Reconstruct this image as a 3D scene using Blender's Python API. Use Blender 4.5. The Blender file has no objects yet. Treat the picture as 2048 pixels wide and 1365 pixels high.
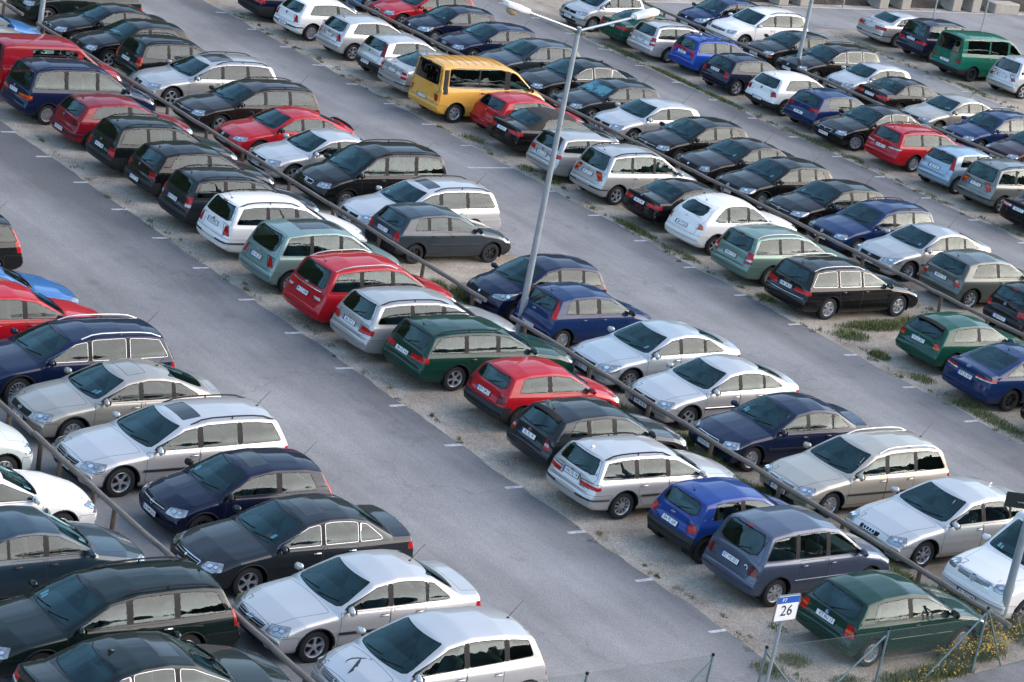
import bpy, bmesh, math, random
from mathutils import Vector, Matrix
from mathutils.bvhtree import BVHTree
random.seed(7)
scene = bpy.context.scene
COL = scene.collection
R = math.radians

# ------------------------------------------------------------------ materials
MATS = []            # global material list, faces carry an index into it
MIDX = {}
def _new(name):
    m = bpy.data.materials.new(name); m.use_nodes = True
    nt = m.node_tree
    for n in list(nt.nodes): nt.nodes.remove(n)
    return m, nt, nt.nodes.new('ShaderNodeOutputMaterial')
def _reg(key, m):
    MIDX[key] = len(MATS); MATS.append(m); return MIDX[key]
def N(nt, t, **kw):
    n = nt.nodes.new(t)
    for k, v in kw.items():
        if k in n.inputs: n.inputs[k].default_value = v
        else: setattr(n, k, v)
    return n
def rgba(c): return (c[0], c[1], c[2], 1)
def plain(key, col, rough=.5, metal=0, coat=0, spec=.5, noise=0, nscale=30):
    if key in MIDX: return MIDX[key]
    m, nt, out = _new(key)
    b = N(nt, 'ShaderNodeBsdfPrincipled'); L = nt.links
    b.inputs['Base Color'].default_value = rgba(col)
    b.inputs['Roughness'].default_value = rough; b.inputs['Metallic'].default_value = metal
    b.inputs['Coat Weight'].default_value = coat; b.inputs['Coat Roughness'].default_value = .04
    b.inputs['Specular IOR Level'].default_value = spec
    if noise:
        tc = N(nt, 'ShaderNodeTexCoord'); no = N(nt, 'ShaderNodeTexNoise', Scale=nscale, Detail=5.0)
        L.new(tc.outputs['Object'], no.inputs['Vector'])
        mx = N(nt, 'ShaderNodeMix', data_type='RGBA')
        mx.inputs[6].default_value = rgba([c*(1-noise) for c in col]); mx.inputs[7].default_value = rgba([min(1, c*(1+noise)) for c in col])
        L.new(no.outputs['Fac'], mx.inputs[0]); L.new(mx.outputs[2], b.inputs['Base Color'])
    L.new(b.outputs[0], out.inputs[0])
    return _reg(key, m)
def paint(key, col, metal):
    """car paint: base coat, clear coat, a film of road dust; dark bare metal on the inner side of the shell"""
    k = 'paint_' + key
    if k in MIDX: return MIDX[k]
    m, nt, out = _new(k); L = nt.links
    tc = N(nt, 'ShaderNodeTexCoord')
    n1 = N(nt, 'ShaderNodeTexNoise', Scale=3.0, Detail=6.0, Roughness=.7)
    n2 = N(nt, 'ShaderNodeTexNoise', Scale=260.0, Detail=2.0)
    L.new(tc.outputs['Object'], n1.inputs['Vector']); L.new(tc.outputs['Object'], n2.inputs['Vector'])
    mr = N(nt, 'ShaderNodeMapRange'); mr.inputs[1].default_value = .35; mr.inputs[2].default_value = .75
    mr.inputs[3].default_value = .0; mr.inputs[4].default_value = .016
    L.new(n1.outputs['Fac'], mr.inputs[0])
    mul = N(nt, 'ShaderNodeMath', operation='MULTIPLY'); L.new(mr.outputs[0], mul.inputs[0]); L.new(n2.outputs['Fac'], mul.inputs[1])
    mx = N(nt, 'ShaderNodeMix', data_type='RGBA'); mx.inputs[6].default_value = rgba(col); mx.inputs[7].default_value = (.32, .30, .27, 1)
    L.new(mul.outputs[0], mx.inputs[0])
    b = N(nt, 'ShaderNodeBsdfPrincipled')
    L.new(mx.outputs[2], b.inputs['Base Color'])
    b.inputs['Metallic'].default_value = metal; b.inputs['Roughness'].default_value = .36 if metal else .42
    b.inputs['Coat Weight'].default_value = .85; b.inputs['Coat IOR'].default_value = 1.42; b.inputs['Specular IOR Level'].default_value = .05 if metal < .3 else .3
    r2 = N(nt, 'ShaderNodeMapRange'); r2.inputs[3].default_value = .015; r2.inputs[4].default_value = .075
    L.new(n1.outputs['Fac'], r2.inputs[0]); L.new(r2.outputs[0], b.inputs['Coat Roughness'])
    d = N(nt, 'ShaderNodeBsdfDiffuse', Color=(.03, .03, .032, 1))
    g = N(nt, 'ShaderNodeNewGeometry'); ms = N(nt, 'ShaderNodeMixShader')
    L.new(g.outputs['Backfacing'], ms.inputs[0]); L.new(b.outputs[0], ms.inputs[1]); L.new(d.outputs[0], ms.inputs[2])
    L.new(ms.outputs[0], out.inputs[0])
    return _reg(k, m)
def glassmat(key, tint, refl=1.6, gc=(.80, .95, .95)):
    if key in MIDX: return MIDX[key]
    m, nt, out = _new(key); L = nt.links
    t = N(nt, 'ShaderNodeBsdfTransparent', Color=rgba(tint))
    g = N(nt, 'ShaderNodeBsdfGlossy', Color=rgba(gc), Roughness=.015)
    f = N(nt, 'ShaderNodeFresnel', IOR=1.55); mu = N(nt, 'ShaderNodeMath', operation='MULTIPLY', use_clamp=True); mu.inputs[1].default_value = refl
    ms = N(nt, 'ShaderNodeMixShader')
    tc = N(nt, 'ShaderNodeTexCoord'); nz = N(nt, 'ShaderNodeTexNoise', Scale=2.2, Detail=1.0); L.new(tc.outputs['Object'], nz.inputs['Vector'])
    bp = N(nt, 'ShaderNodeBump', Strength=.35, Distance=.02); L.new(nz.outputs['Fac'], bp.inputs['Height']); L.new(bp.outputs[0], g.inputs['Normal'])
    L.new(f.outputs[0], mu.inputs[0]); L.new(mu.outputs[0], ms.inputs[0]); L.new(t.outputs[0], ms.inputs[1]); L.new(g.outputs[0], ms.inputs[2])
    L.new(ms.outputs[0], out.inputs[0])
    return _reg(key, m)
def lampmat(key, col, metal, emis=None):
    if key in MIDX: return MIDX[key]
    m, nt, out = _new(key); L = nt.links
    tc = N(nt, 'ShaderNodeTexCoord'); v = N(nt, 'ShaderNodeTexVoronoi', Scale=16.0)
    L.new(tc.outputs['Object'], v.inputs['Vector'])
    mx = N(nt, 'ShaderNodeMix', data_type='RGBA'); mx.inputs[6].default_value = rgba([c*1.0 for c in col]); mx.inputs[7].default_value = rgba([c*.45 for c in col])
    L.new(v.outputs['Color'], mx.inputs[0])
    b = N(nt, 'ShaderNodeBsdfPrincipled', Roughness=.22); L.new(mx.outputs[2], b.inputs['Base Color'])
    b.inputs['Metallic'].default_value = metal; b.inputs['Coat Weight'].default_value = .6 if metal else .35; b.inputs['Specular IOR Level'].default_value = .2
    L.new(b.outputs[0], out.inputs[0])
    return _reg(key, m)

GLASS_F = glassmat('tinted_windscreen_glass', (.60, .84, .82), 1.05, (.52, .80, .84))
GLASS_S = glassmat('tinted_side_glass', (.56, .72, .70), .95, (.86, .95, .95))
GLASS_D = glassmat('privacy_glass', (.06, .075, .075), 1.4)
RUBBER = plain('black_rubber', (.010, .010, .011), .6, spec=.25)
GAP = plain('shut_line', (.008, .008, .009), .8)
PLASTIC = plain('grey_black_plastic', (.020, .021, .023), .55, noise=.25, nscale=20, spec=.3)
CHROME = plain('chrome', (.50, .51, .53), .16, 1)
ALU = plain('brushed_rail_metal', (.40, .41, .42), .38, 1)
BLACK = plain('gloss_black', (.01, .01, .011), .25, coat=.5)
TYRE = plain('tyre_rubber', (.011, .011, .012), .85, noise=.3, nscale=12)
RIM = plain('wheel_silver', (.50, .51, .53), .32, .7, noise=.15, nscale=8)
RIMD = plain('wheel_dark', (.02, .02, .022), .5, .3)
SEAT = plain('seat_cloth', (.12, .122, .13), .9, noise=.2, nscale=10)
SEATB = plain('seat_cloth_beige', (.24, .21, .17), .9, noise=.2, nscale=10)
DASH = plain('dashboard_plastic', (.045, .048, .052), .7)
PWHITE = plain('plate_white', (.72, .73, .74), .4)
PBLUE = plain('plate_blue', (.01, .06, .42), .4)
PBLACK = plain('plate_black', (.012, .012, .014), .45)
PAPER = plain('paper_white', (.75, .77, .78), .7)
LCLEAR = lampmat('headlamp_lens', (.40, .42, .44), .7)
LBOWL = plain('lamp_bowl_chrome', (.80, .82, .84), .10, 1)
LRED = lampmat('tail_lamp_red', (.52, .006, .010), 0)
LRED2 = lampmat('tail_lamp_deep_red', (.16, .006, .010), 0)
LWHITE = lampmat('tail_lamp_white', (.62, .58, .58), .1)
LORANGE = lampmat('lamp_orange', (.70, .14, .015), 0)
LDARK = plain('lamp_reflector', (.05, .055, .06), .1, .8, coat=1)
SOFT = plain('black_canvas', (.016, .014, .013), .85, noise=.25, nscale=40)

# ------------------------------------------------------------------ objects
def link(o, parent=None):
    COL.objects.link(o)
    if parent: o.parent = parent
    return o
def mesh_from(name, verts, faces, mids, smooth=True, angle=38, normals=None):
    me = bpy.data.meshes.new(name); me.from_pydata([tuple(v) for v in verts], [], faces)
    used = []
    for i in mids:
        if i not in used: used.append(i)
    for i in used: me.materials.append(MATS[i])
    loc = {g: k for k, g in enumerate(used)}
    me.polygons.foreach_set('material_index', [loc[i] for i in mids])
    if smooth:
        me.polygons.foreach_set('use_smooth', [True]*len(faces))
        if normals is None: me.set_sharp_from_angle(angle=R(angle))
        else: me.normals_split_custom_set_from_vertices([tuple(n) for n in normals])
    me.update()
    return me
def tag(o, label=None, cat=None, group=None, kind=None):
    if label: o['label'] = label
    if cat: o['category'] = cat
    if group: o['group'] = group
    if kind: o['kind'] = kind
    return o
def empty(name, loc=(0, 0, 0), rz=0):
    o = bpy.data.objects.new(name, None); o.location = loc; o.rotation_euler = (0, 0, rz); o.empty_display_size = .2
    return link(o)
def obj(name, me, parent=None, mtx=None):
    o = bpy.data.objects.new(name, me)
    link(o, parent)
    if mtx is not None: o.matrix_local = mtx
    return o
class MB:
    """collects shapes with materials and links them as one mesh"""
    def __init__(s): s.v = []; s.f = []; s.m = []
    def add(s, vs, fs, mid):
        n = len(s.v); s.v += [Vector(v) for v in vs]; s.f += [tuple(i+n for i in f) for f in fs]; s.m += [mid]*len(fs)
    def box(s, c, h, mid, mtx=None, bev=0):
        x, y, z = h
        if bev:
            b = min(bev, x*.9, y*.9, z*.9)
            vs = []; fs = []
            for sx in (-1, 1):
                for sy in (-1, 1):
                    for sz in (-1, 1):
                        vs += [(sx*(x), sy*(y-b), sz*(z-b)), (sx*(x-b), sy*y, sz*(z-b)), (sx*(x-b), sy*(y-b), sz*z)]
            bm = bmesh.new()
            for v in vs: bm.verts.new(v)
            r = bmesh.ops.convex_hull(bm, input=bm.verts[:])
            bm.verts.ensure_lookup_table(); bm.verts.index_update()
            vs = [v.co.copy() for v in bm.verts]; fs = [[v.index for v in f.verts] for f in bm.faces]; bm.free()
        else:
            vs = [(sx*x, sy*y, sz*z) for sx in (-1, 1) for sy in (-1, 1) for sz in (-1, 1)]
            fs = [(0, 1, 3, 2), (4, 6, 7, 5), (0, 4, 5, 1), (2, 3, 7, 6), (0, 2, 6, 4), (1, 5, 7, 3)]
        M = mtx if mtx is not None else Matrix.Identity(4)
        s.add([M @ (Vector(v)) + Vector(c) for v in vs], fs, mid)
    def tube(s, pts, r, mid, n=6, r2=None, cap=True):
        pts = [Vector(p) for p in pts]; k = len(pts); vs = []; fs = []
        t = (pts[1]-pts[0]).normalized(); up = Vector((0, 0, 1)) if abs(t.z) < .9 else Vector((1, 0, 0))
        for i, p in enumerate(pts):
            t = (pts[min(i+1, k-1)]-pts[max(i-1, 0)]).normalized()
            a = t.cross(up).normalized(); b = a.cross(t)
            rr = r if r2 is None else r+(r2-r)*i/(k-1)
            for j in range(n):
                w = 2*math.pi*j/n; vs.append(p+a*math.cos(w)*rr+b*math.sin(w)*rr)
        for i in range(k-1):
            for j in range(n):
                fs.append((i*n+j, i*n+(j+1) % n, (i+1)*n+(j+1) % n, (i+1)*n+j))
        if cap: fs.append(tuple(range(n-1, -1, -1))); fs.append(tuple((k-1)*n+j for j in range(n)))
        s.add(vs, fs, mid)
    def lathe(s, prof, mid, n=24, axis='y', mtx=None):
        vs = []; fs = []
        for (r, a) in prof:
            for j in range(n):
                w = 2*math.pi*j/n; c, d = r*math.cos(w), r*math.sin(w)
                vs.append(Vector((c, a, d)) if axis == 'y' else Vector((c, d, a)))
        for i in range(len(prof)-1):
            for j in range(n): fs.append((i*n+j, i*n+(j+1) % n, (i+1)*n+(j+1) % n, (i+1)*n+j))
        if mtx is not None: vs = [mtx @ v for v in vs]
        s.add(vs, fs, mid)
    def disc(s, c, u, v, ru, rv, mid, n=14, ri=0):
        c, u, v = Vector(c), Vector(u), Vector(v)
        vs = [c+u*math.cos(2*math.pi*j/n)*ru+v*math.sin(2*math.pi*j/n)*rv for j in range(n)]
        if ri:
            vs += [c+u*math.cos(2*math.pi*j/n)*ru*ri+v*math.sin(2*math.pi*j/n)*rv*ri for j in range(n)]
            s.add(vs, [(j, (j+1) % n, n+(j+1) % n, n+j) for j in range(n)], mid)
        else: s.add(vs, [tuple(range(n))], mid)
    def mesh(s, name, smooth=True, angle=38): return mesh_from(name, s.v, s.f, s.m, smooth, angle)
    def build(s, name, parent=None, smooth=True, angle=38): return obj(name, s.mesh(name, smooth, angle), parent)

# ------------------------------------------------------------------ 2-D helpers
def fillet(pts, n=4):
    out = []; k = len(pts)
    for i, p in enumerate(pts):
        r = p[2] if len(p) > 2 else 0
        if i in (0, k-1) or r <= 0: out.append((p[0], p[1])); continue
        P = Vector(p[:2]); a = Vector(pts[i-1][:2])-P; b = Vector(pts[i+1][:2])-P
        la, lb = a.length, b.length; a /= la; b /= lb
        th = math.acos(max(-1, min(1, a.dot(b))))
        if th > 3.1: out.append((p[0], p[1])); continue
        t = min(r/math.tan(th/2), la*.47, lb*.47)
        A, B = P+a*t, P+b*t
        for j in range(n+1):
            u = j/n; q = A*(1-u)**2+P*2*u*(1-u)+B*u*u; out.append((q.x, q.y))
    return out
def resample(pts, step):
    out = [pts[0]]
    for a, b in zip(pts, pts[1:]):
        d = math.hypot(b[0]-a[0], b[1]-a[1]); k = max(1, math.ceil(d/step))
        for j in range(1, k+1): out.append((a[0]+(b[0]-a[0])*j/k, a[1]+(b[1]-a[1])*j/k))
    return out
def lerp_tab(tab, x):
    if x <= tab[0][0]: return tab[0][1]
    for (a, va), (b, vb) in zip(tab, tab[1:]):
        if x <= b: return va+(vb-va)*(x-a)/(b-a) if b > a else vb
    return tab[-1][1]
def clip_half(poly, p, n):
    out = []; k = len(poly)
    for i in range(k):
        a, b = poly[i], poly[(i+1) % k]
        da = (a[0]-p[0])*n[0]+(a[1]-p[1])*n[1]; db = (b[0]-p[0])*n[0]+(b[1]-p[1])*n[1]
        if da <= 0: out.append(a)
        if (da < 0 < db) or (db < 0 < da):
            t = da/(da-db); out.append((a[0]+(b[0]-a[0])*t, a[1]+(b[1]-a[1])*t))
    return out
def dedup(poly, e=1e-4):
    out = []
    for p in poly:
        if not out or math.hypot(p[0]-out[-1][0], p[1]-out[-1][1]) > e: out.append(p)
    if len(out) > 2 and math.hypot(out[0][0]-out[-1][0], out[0][1]-out[-1][1]) < e: out.pop()
    return out
def hull2(pts):
    pts = sorted(set((round(a, 5), round(b, 5)) for a, b in pts))
    def half(ps):
        h = []
        for p in ps:
            while len(h) > 1 and (h[-1][0]-h[-2][0])*(p[1]-h[-2][1])-(h[-1][1]-h[-2][1])*(p[0]-h[-2][0]) <= 0: h.pop()
            h.append(p)
        return h
    a, b = half(pts), half(pts[::-1])
    return a[:-1]+b[:-1]
def round_poly(poly, r, n=2):
    poly = dedup(hull2(poly)); k = len(poly)
    if r <= 0: return poly
    ext = [(*poly[-1], 0)]+[(*p, r) for p in poly]+[(*poly[0], 0)]
    return dedup(hull2(fillet(ext, n)[1:-1]))

# ------------------------------------------------------------------ shell cutting
EPS = 1.2e-3
class PV:
    __slots__ = ('co', 'u', 'v', 'b', 'n')
    def __init__(s, co, u, v, b=None, n=None): s.co = co; s.u = u; s.v = v; s.b = b; s.n = n
def cut(bm, cand, e1, e2, poly):
    """cuts a convex outline, seen along e1 x e2, out of the faces given; returns the faces inside it"""
    e1, e2 = Vector(e1), Vector(e2)
    xs = [p[0] for p in poly]; ys = [p[1] for p in poly]; x0, x1, y0, y1 = min(xs), max(xs), min(ys), max(ys)
    lines = []
    for a, b in zip(poly, poly[1:]+poly[:1]):
        n = (b[1]-a[1], a[0]-b[0]); l = math.hypot(*n)
        if l > 1e-6: lines.append((n[0]/l, n[1]/l, (n[0]*a[0]+n[1]*a[1])/l))
    pid_l = bm.faces.layers.int['pid']; mid_l = bm.faces.layers.int['mid']
    nl = bm.verts.layers.float_vector['n0']
    pvs = {}; cache = {}; inside = []; dead = []
    def pv(bv):
        q = pvs.get(bv)
        if q is None: q = pvs[bv] = PV(bv.co.copy(), bv.co.dot(e1), bv.co.dot(e2), bv, bv[nl].copy())
        return q
    def flush(P, f):
        vs = []
        for q in P:
            if q.b is None: q.b = bm.verts.new(q.co); q.b[nl] = q.n
            if not vs or vs[-1] is not q.b: vs.append(q.b)
        if len(vs) > 1 and vs[0] is vs[-1]: vs.pop()
        if len(set(vs)) < 3 or len(set(vs)) != len(vs): return None
        try: g = bm.faces.new(vs)
        except ValueError: return None
        g[pid_l] = f[pid_l]; g[mid_l] = f[mid_l]; return g
    for f in cand:
        P = [pv(v) for v in f.verts]
        if max(q.u for q in P) <= x0 or min(q.u for q in P) >= x1 or max(q.v for q in P) <= y0 or min(q.v for q in P) >= y1: continue
        outs = []
        for k, (nx, ny, d) in enumerate(lines):
            ds = [q.u*nx+q.v*ny-d for q in P]
            if max(ds) <= EPS: continue
            if min(ds) >= -EPS: P = []; break
            I = []; O = []
            for i, q in enumerate(P):
                r = P[(i+1) % len(P)]; a, b = ds[i], ds[(i+1) % len(P)]
                if a <= EPS: I.append(q)
                if a >= -EPS: O.append(q)
                if (a < -EPS and b > EPS) or (a > EPS and b < -EPS):
                    key = (k, min(id(q), id(r)), max(id(q), id(r)))
                    m = cache.get(key)
                    if m is None:
                        t = a/(a-b); m = cache[key] = PV(q.co.lerp(r.co, t), q.u+(r.u-q.u)*t, q.v+(r.v-q.v)*t, None, q.n.lerp(r.n, t))
                        cache[(key, 0)] = (q, r)      # keep both ends alive so that ids stay unique
                    I.append(m); O.append(m)
            P = I
            if len(O) > 2: outs.append(O)
            if len(P) < 3: break
        if len(P) < 3: continue
        if not outs: inside.append(f); continue
        dead.append((f, P, outs))
    for f, P, outs in dead:
        g = flush(P, f)
        if g: inside.append(g)
        for O in outs: flush(O, f)
    for f, P, outs in dead: bm.faces.remove(f)
    for g in inside: g.normal_update()
    bm.normal_update()
    return inside
# ------------------------------------------------------------------ car body templates (metres at the template's own size)
# s runs from the front bumper (0) to the rear bumper (L); top = silhouette along the centre line
TPL = {
 'hatch': dict(L=4.15, H=1.44, ic=4, iw=5, ir=8, ib=9, dl=(3.56, 3.26), pb=(2.26, 2.36), pc=(3.02, 3.02), rz=.60,
   top=[(0,.50),(.01,.58,.03),(.09,.70,.07),(.50,.845,.35),(1.10,.955,.04),(1.92,1.37,.30),(2.45,1.44,.9),(3.2,1.41,.6),(3.66,1.335,.14),(4.01,.94,.08),(4.07,.72,.04),(4.13,.60,.03),(4.15,.50)]),
 'mini': dict(L=3.75, H=1.43, ic=4, iw=5, ir=8, ib=9, dl=(3.20, 2.98), pb=(2.10, 2.20), pc=(2.80, 2.80), rz=.58,
   top=[(0,.50),(.01,.58,.03),(.10,.70,.08),(.45,.84,.35),(.92,.955,.04),(1.68,1.36,.30),(2.2,1.43,.9),(2.9,1.405,.6),(3.34,1.33,.14),(3.60,.96,.08),(3.68,.74,.05),(3.73,.58,.03),(3.75,.50)]),
 'estate': dict(L=4.60, H=1.49, ic=4, iw=5, ir=9, ib=10, dl=(4.26, 4.02), pb=(2.38, 2.48), pc=(3.26, 3.35), rz=.60,
   top=[(0,.50),(.01,.58,.03),(.10,.70,.07),(.55,.845,.35),(1.24,.96,.04),(2.06,1.39,.30),(2.6,1.48,.9),(3.3,1.49,.9),(3.8,1.47,.8),(4.20,1.41,.15),(4.46,.97,.08),(4.53,.72,.04),(4.58,.60,.03),(4.60,.50)]),
 'saloon': dict(L=4.55, H=1.42, ic=4, iw=5, ir=8, ib=9, idk=10, dl=(3.74, 3.22), pb=(2.36, 2.45), pc=(3.16, 3.20), rz=.60,
   top=[(0,.50),(.01,.58,.03),(.10,.69,.07),(.55,.835,.35),(1.24,.95,.04),(2.06,1.35,.30),(2.55,1.42,.9),(3.0,1.41,.6),(3.38,1.34,.35),(3.97,1.03,.10),(4.42,1.01,.07),(4.49,.80,.05),(4.53,.60,.03),(4.55,.50)]),
 'fast': dict(L=4.50, H=1.42, ic=4, iw=5, ir=8, ib=9, idk=10, dl=(3.84, 3.12), pb=(2.34, 2.43), pc=(3.12, 3.18), rz=.60,
   top=[(0,.50),(.01,.58,.03),(.10,.69,.07),(.55,.835,.35),(1.24,.95,.04),(2.06,1.35,.30),(2.55,1.42,.9),(2.9,1.41,.6),(3.24,1.355,.5),(4.10,1.05,.14),(4.38,1.02,.07),(4.44,.80,.05),(4.48,.60,.03),(4.50,.50)]),
 'mpv': dict(L=4.62, H=1.71, ic=4, iw=5, ir=8, ib=9, dl=(4.28, 4.08), pb=(2.16, 2.26), pc=(3.18, 3.28), rz=.64,
   top=[(0,.52),(.01,.62,.03),(.13,.80,.10),(.5,.95,.3),(.98,1.07,.05),(1.82,1.60,.35),(2.4,1.70,.9),(3.6,1.70,.9),(4.22,1.62,.16),(4.46,1.02,.10),(4.54,.75,.05),(4.60,.61,.03),(4.62,.50)]),
 'cmpv': dict(L=4.30, H=1.62, ic=4, iw=5, ir=8, ib=9, dl=(3.94, 3.72), pb=(2.14, 2.23), pc=(3.02, 3.11), rz=.62,
   top=[(0,.52),(.01,.60,.03),(.11,.76,.09),(.45,.90,.3),(.95,1.01,.05),(1.80,1.53,.35),(2.35,1.62,.9),(3.2,1.60,.8),(3.84,1.52,.17),(4.12,1.00,.12),(4.22,.74,.06),(4.28,.60,.03),(4.30,.50)]),
 'mono': dict(L=3.83, H=1.54, ic=4, iw=5, ir=8, ib=9, dl=(3.46, 3.20), pb=(1.98, 2.06), pc=(2.76, 2.84), rz=.60,
   top=[(0,.52),(.01,.60,.03),(.10,.76,.09),(.38,.90,.3),(.76,1.00,.05),(1.62,1.46,.35),(2.1,1.54,.9),(2.8,1.52,.8),(3.38,1.43,.17),(3.65,.99,.10),(3.75,.74,.06),(3.81,.60,.03),(3.83,.50)]),
 'van': dict(L=4.78, H=1.95, ic=4, iw=5, ir=9, ib=10, dl=(4.56, 4.52), pb=(1.86, 2.00), pc=(3.10, 3.18), rz=.60,
   top=[(0,.54),(.01,.66,.03),(.12,.92,.12),(.35,1.07,.2),(.70,1.18,.06),(1.46,1.76,.35),(1.85,1.91,.5),(2.4,1.95,.9),(4.2,1.94,.9),(4.64,1.89,.10),(4.70,1.15,.15),(4.74,.75,.04),(4.77,.60,.02),(4.78,.50)]),
 'suv': dict(L=4.64, H=1.70, ic=4, iw=5, ir=9, ib=10, dl=(4.24, 3.98), pb=(2.40, 2.50), pc=(3.30, 3.39), rz=.72,
   top=[(0,.58),(.01,.68,.03),(.10,.86,.09),(.5,1.01,.35),(1.22,1.12,.05),(2.02,1.60,.30),(2.6,1.69,.9),(3.3,1.70,.9),(3.8,1.68,.8),(4.20,1.60,.17),(4.46,1.10,.10),(4.55,.85,.05),(4.62,.70,.03),(4.64,.58)]),
}
TPL['retro'] = dict(L=4.29, H=1.60, ic=4, iw=5, ir=8, ib=9, dl=(3.70, 3.16), pb=(2.24, 2.33), pc=(3.02, 3.10), rz=.62,
   top=[(0,.55),(.02,.66,.04),(.13,.86,.14),(.5,.965,.3),(1.22,1.02,.05),(1.98,1.49,.32),(2.4,1.585,.7),(2.95,1.575,.7),(3.56,1.44,.7),(4.03,1.08,.5),(4.19,.78,.15),(4.26,.62,.05),(4.29,.5)])
TPL['coupe'] = dict(TPL['saloon'], pb=(2.52, 2.60), pc=None, dl=(3.62, 3.16))

_tyres = {}
def wheel_parts(Rw, w, style):
    key = (round(Rw, 3), style)
    if key in _tyres: return _tyres[key]
    t = MB(); h = w/2; ri = Rw*.655
    t.lathe([(ri*.9, -h), (ri, -h), (Rw*.82, -h*1.02), (Rw*.95, -h*.93), (Rw, -h*.70), (Rw, h*.70), (Rw*.95, h*.93), (Rw*.82, h*1.02), (ri+.004, h*.96), (ri, h*.86), (ri*.97, h*.5), (ri*.95, -h)], TYRE, 28)
    m = MB(); kind, n = style; mt = RIMD if kind == 'steel' else RIM
    dish = h*.86
    m.lathe([(ri+.002, dish), (ri*.96, dish+.004), (ri*.90, dish-.012), (ri*.86, dish-.06), (ri*.86, -h*.6)], mt, 28)
    m.lathe([(ri*.88, h*.15), (ri*.3, h*.18), (.001, h*.18)], RIMD, 20)
    fr = {'alloy': (.26, .34), 'cover': (.60, .72), 'steel': (.60, .62), 'fine': (.30, .28)}[kind]
    y0 = dish-.012 if kind != 'steel' else dish-.04
    for i in range(n):
        a = 2*math.pi*i/n; step = 2*math.pi/n
        vs = []
        for (rr, f, y) in ((ri*.20, .46 if kind in ('cover', 'steel') else .44, y0-.006), (ri*.55, fr[0]*.5, y0+.004), (ri*.90, fr[1]*.5, y0-.004)):
            for yy, g in ((y, 1), (y-.035, 1.15)):
                for sg in (-1, 1):
                    w_ = a+sg*step*f*g; vs.append((math.cos(w_)*rr, yy, math.sin(w_)*rr))
        fs = []
        for k in (0, 1):
            o = k*4
            fs += [(o, o+1, o+5, o+4), (o, o+4, o+6, o+2), (o+1, o+3, o+7, o+5)]
        m.add(vs, fs, mt)
    m.lathe([(ri*.30, y0-.02), (ri*.27, y0+.006), (ri*.16, y0+.010), (.001, y0+.012)], mt, 16)
    _tyres[key] = (t.mesh('tyre'), m.mesh('rim', True, 30)); return _tyres[key]

_shared = {}
def shared(name):
    if name in _shared: return _shared[name]
    m = MB(); sm = SEATB if name.endswith('beige') else SEAT
    if name.startswith('front_seat'):
        m.box((0, 0, .12), (.26, .24, .10), sm, None, .05)
        m.box((-.30, 0, .46), (.075, .23, .32), sm, Matrix.Rotation(R(-14), 4, 'Y'), .05)
        m.box((-.40, 0, .87), (.045, .13, .085), sm, Matrix.Rotation(R(-10), 4, 'Y'), .035)
    elif name.startswith('rear_bench'):
        m.box((0, 0, .12), (.25, .60, .10), sm, None, .05)
        m.box((-.28, 0, .42), (.075, .60, .28), sm, Matrix.Rotation(R(-18), 4, 'Y'), .05)
        for y in (-.38, .38): m.box((-.40, y, .76), (.045, .12, .07), sm, Matrix.Rotation(R(-12), 4, 'Y'), .03)
    elif name == 'steering_wheel':
        pts = [(math.cos(2*math.pi*i/18)*.18, math.sin(2*math.pi*i/18)*.18, 0) for i in range(19)]
        m.tube(pts, .016, DASH, 6); m.box((0, 0, -.01), (.05, .16, .01), DASH); m.box((-.06, 0, -.01), (.10, .02, .01), DASH)
    elif name == 'dashboard':
        m.box((0, 0, 0), (.24, .66, .14), DASH, None, .06); m.box((-.12, .36, .12), (.09, .18, .05), DASH, None, .03)
    me = m.mesh(name); _shared[name] = me; return me

# ------------------------------------------------------------------ plates with lettering
_plates = {}
def make_texts(texts, size=.098):
    tmp = []
    for t in texts:
        cu = bpy.data.curves.new('lettering', 'FONT'); cu.body = t; cu.size = size; cu.align_x = 'CENTER'; cu.align_y = 'CENTER'; cu.resolution_u = 2
        cu.offset = .0012
        o = bpy.data.objects.new('lettering', cu); COL.objects.link(o); tmp.append((t, o))
    bpy.context.view_layer.update()
    dg = bpy.context.evaluated_depsgraph_get()
    res = {}
    for t, o in tmp:
        me = bpy.data.meshes.new_from_object(o.evaluated_get(dg))
        res[t] = ([v.co.copy() for v in me.vertices], [tuple(p.vertices) for p in me.polygons])
        cu = o.data; bpy.data.objects.remove(o); bpy.data.curves.remove(cu); bpy.data.meshes.remove(me)
    return res
TEXTS = {}
def plate_mesh(txt, eu=True):
    """number plate in the y-z plane, facing +x"""
    k = (txt, eu)
    if k in _plates: return _plates[k]
    m = MB()
    m.box((.004, 0, 0), (.006, .27, .062), PBLACK)
    x = .0108
    m.add([(x, -.26, -.052), (x, .26, -.052), (x, .26, .052), (x, -.26, .052)], [(0, 1, 2, 3)], PWHITE)
    if eu: m.add([(x+.0006, -.26, -.052), (x+.0006, -.215, -.052), (x+.0006, -.215, .052), (x+.0006, -.26, .052)], [(0, 1, 2, 3)], PBLUE)
    vs, fs = TEXTS[txt]
    if vs:
        w = max(v.x for v in vs)-min(v.x for v in vs); sc = min(1, .43/w)
        m.add([(x+.0012, v.x*sc+.02, v.y*1.05) for v in vs], fs, PBLACK)
    _plates[k] = m.mesh('number_plate', False); return _plates[k]

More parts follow.
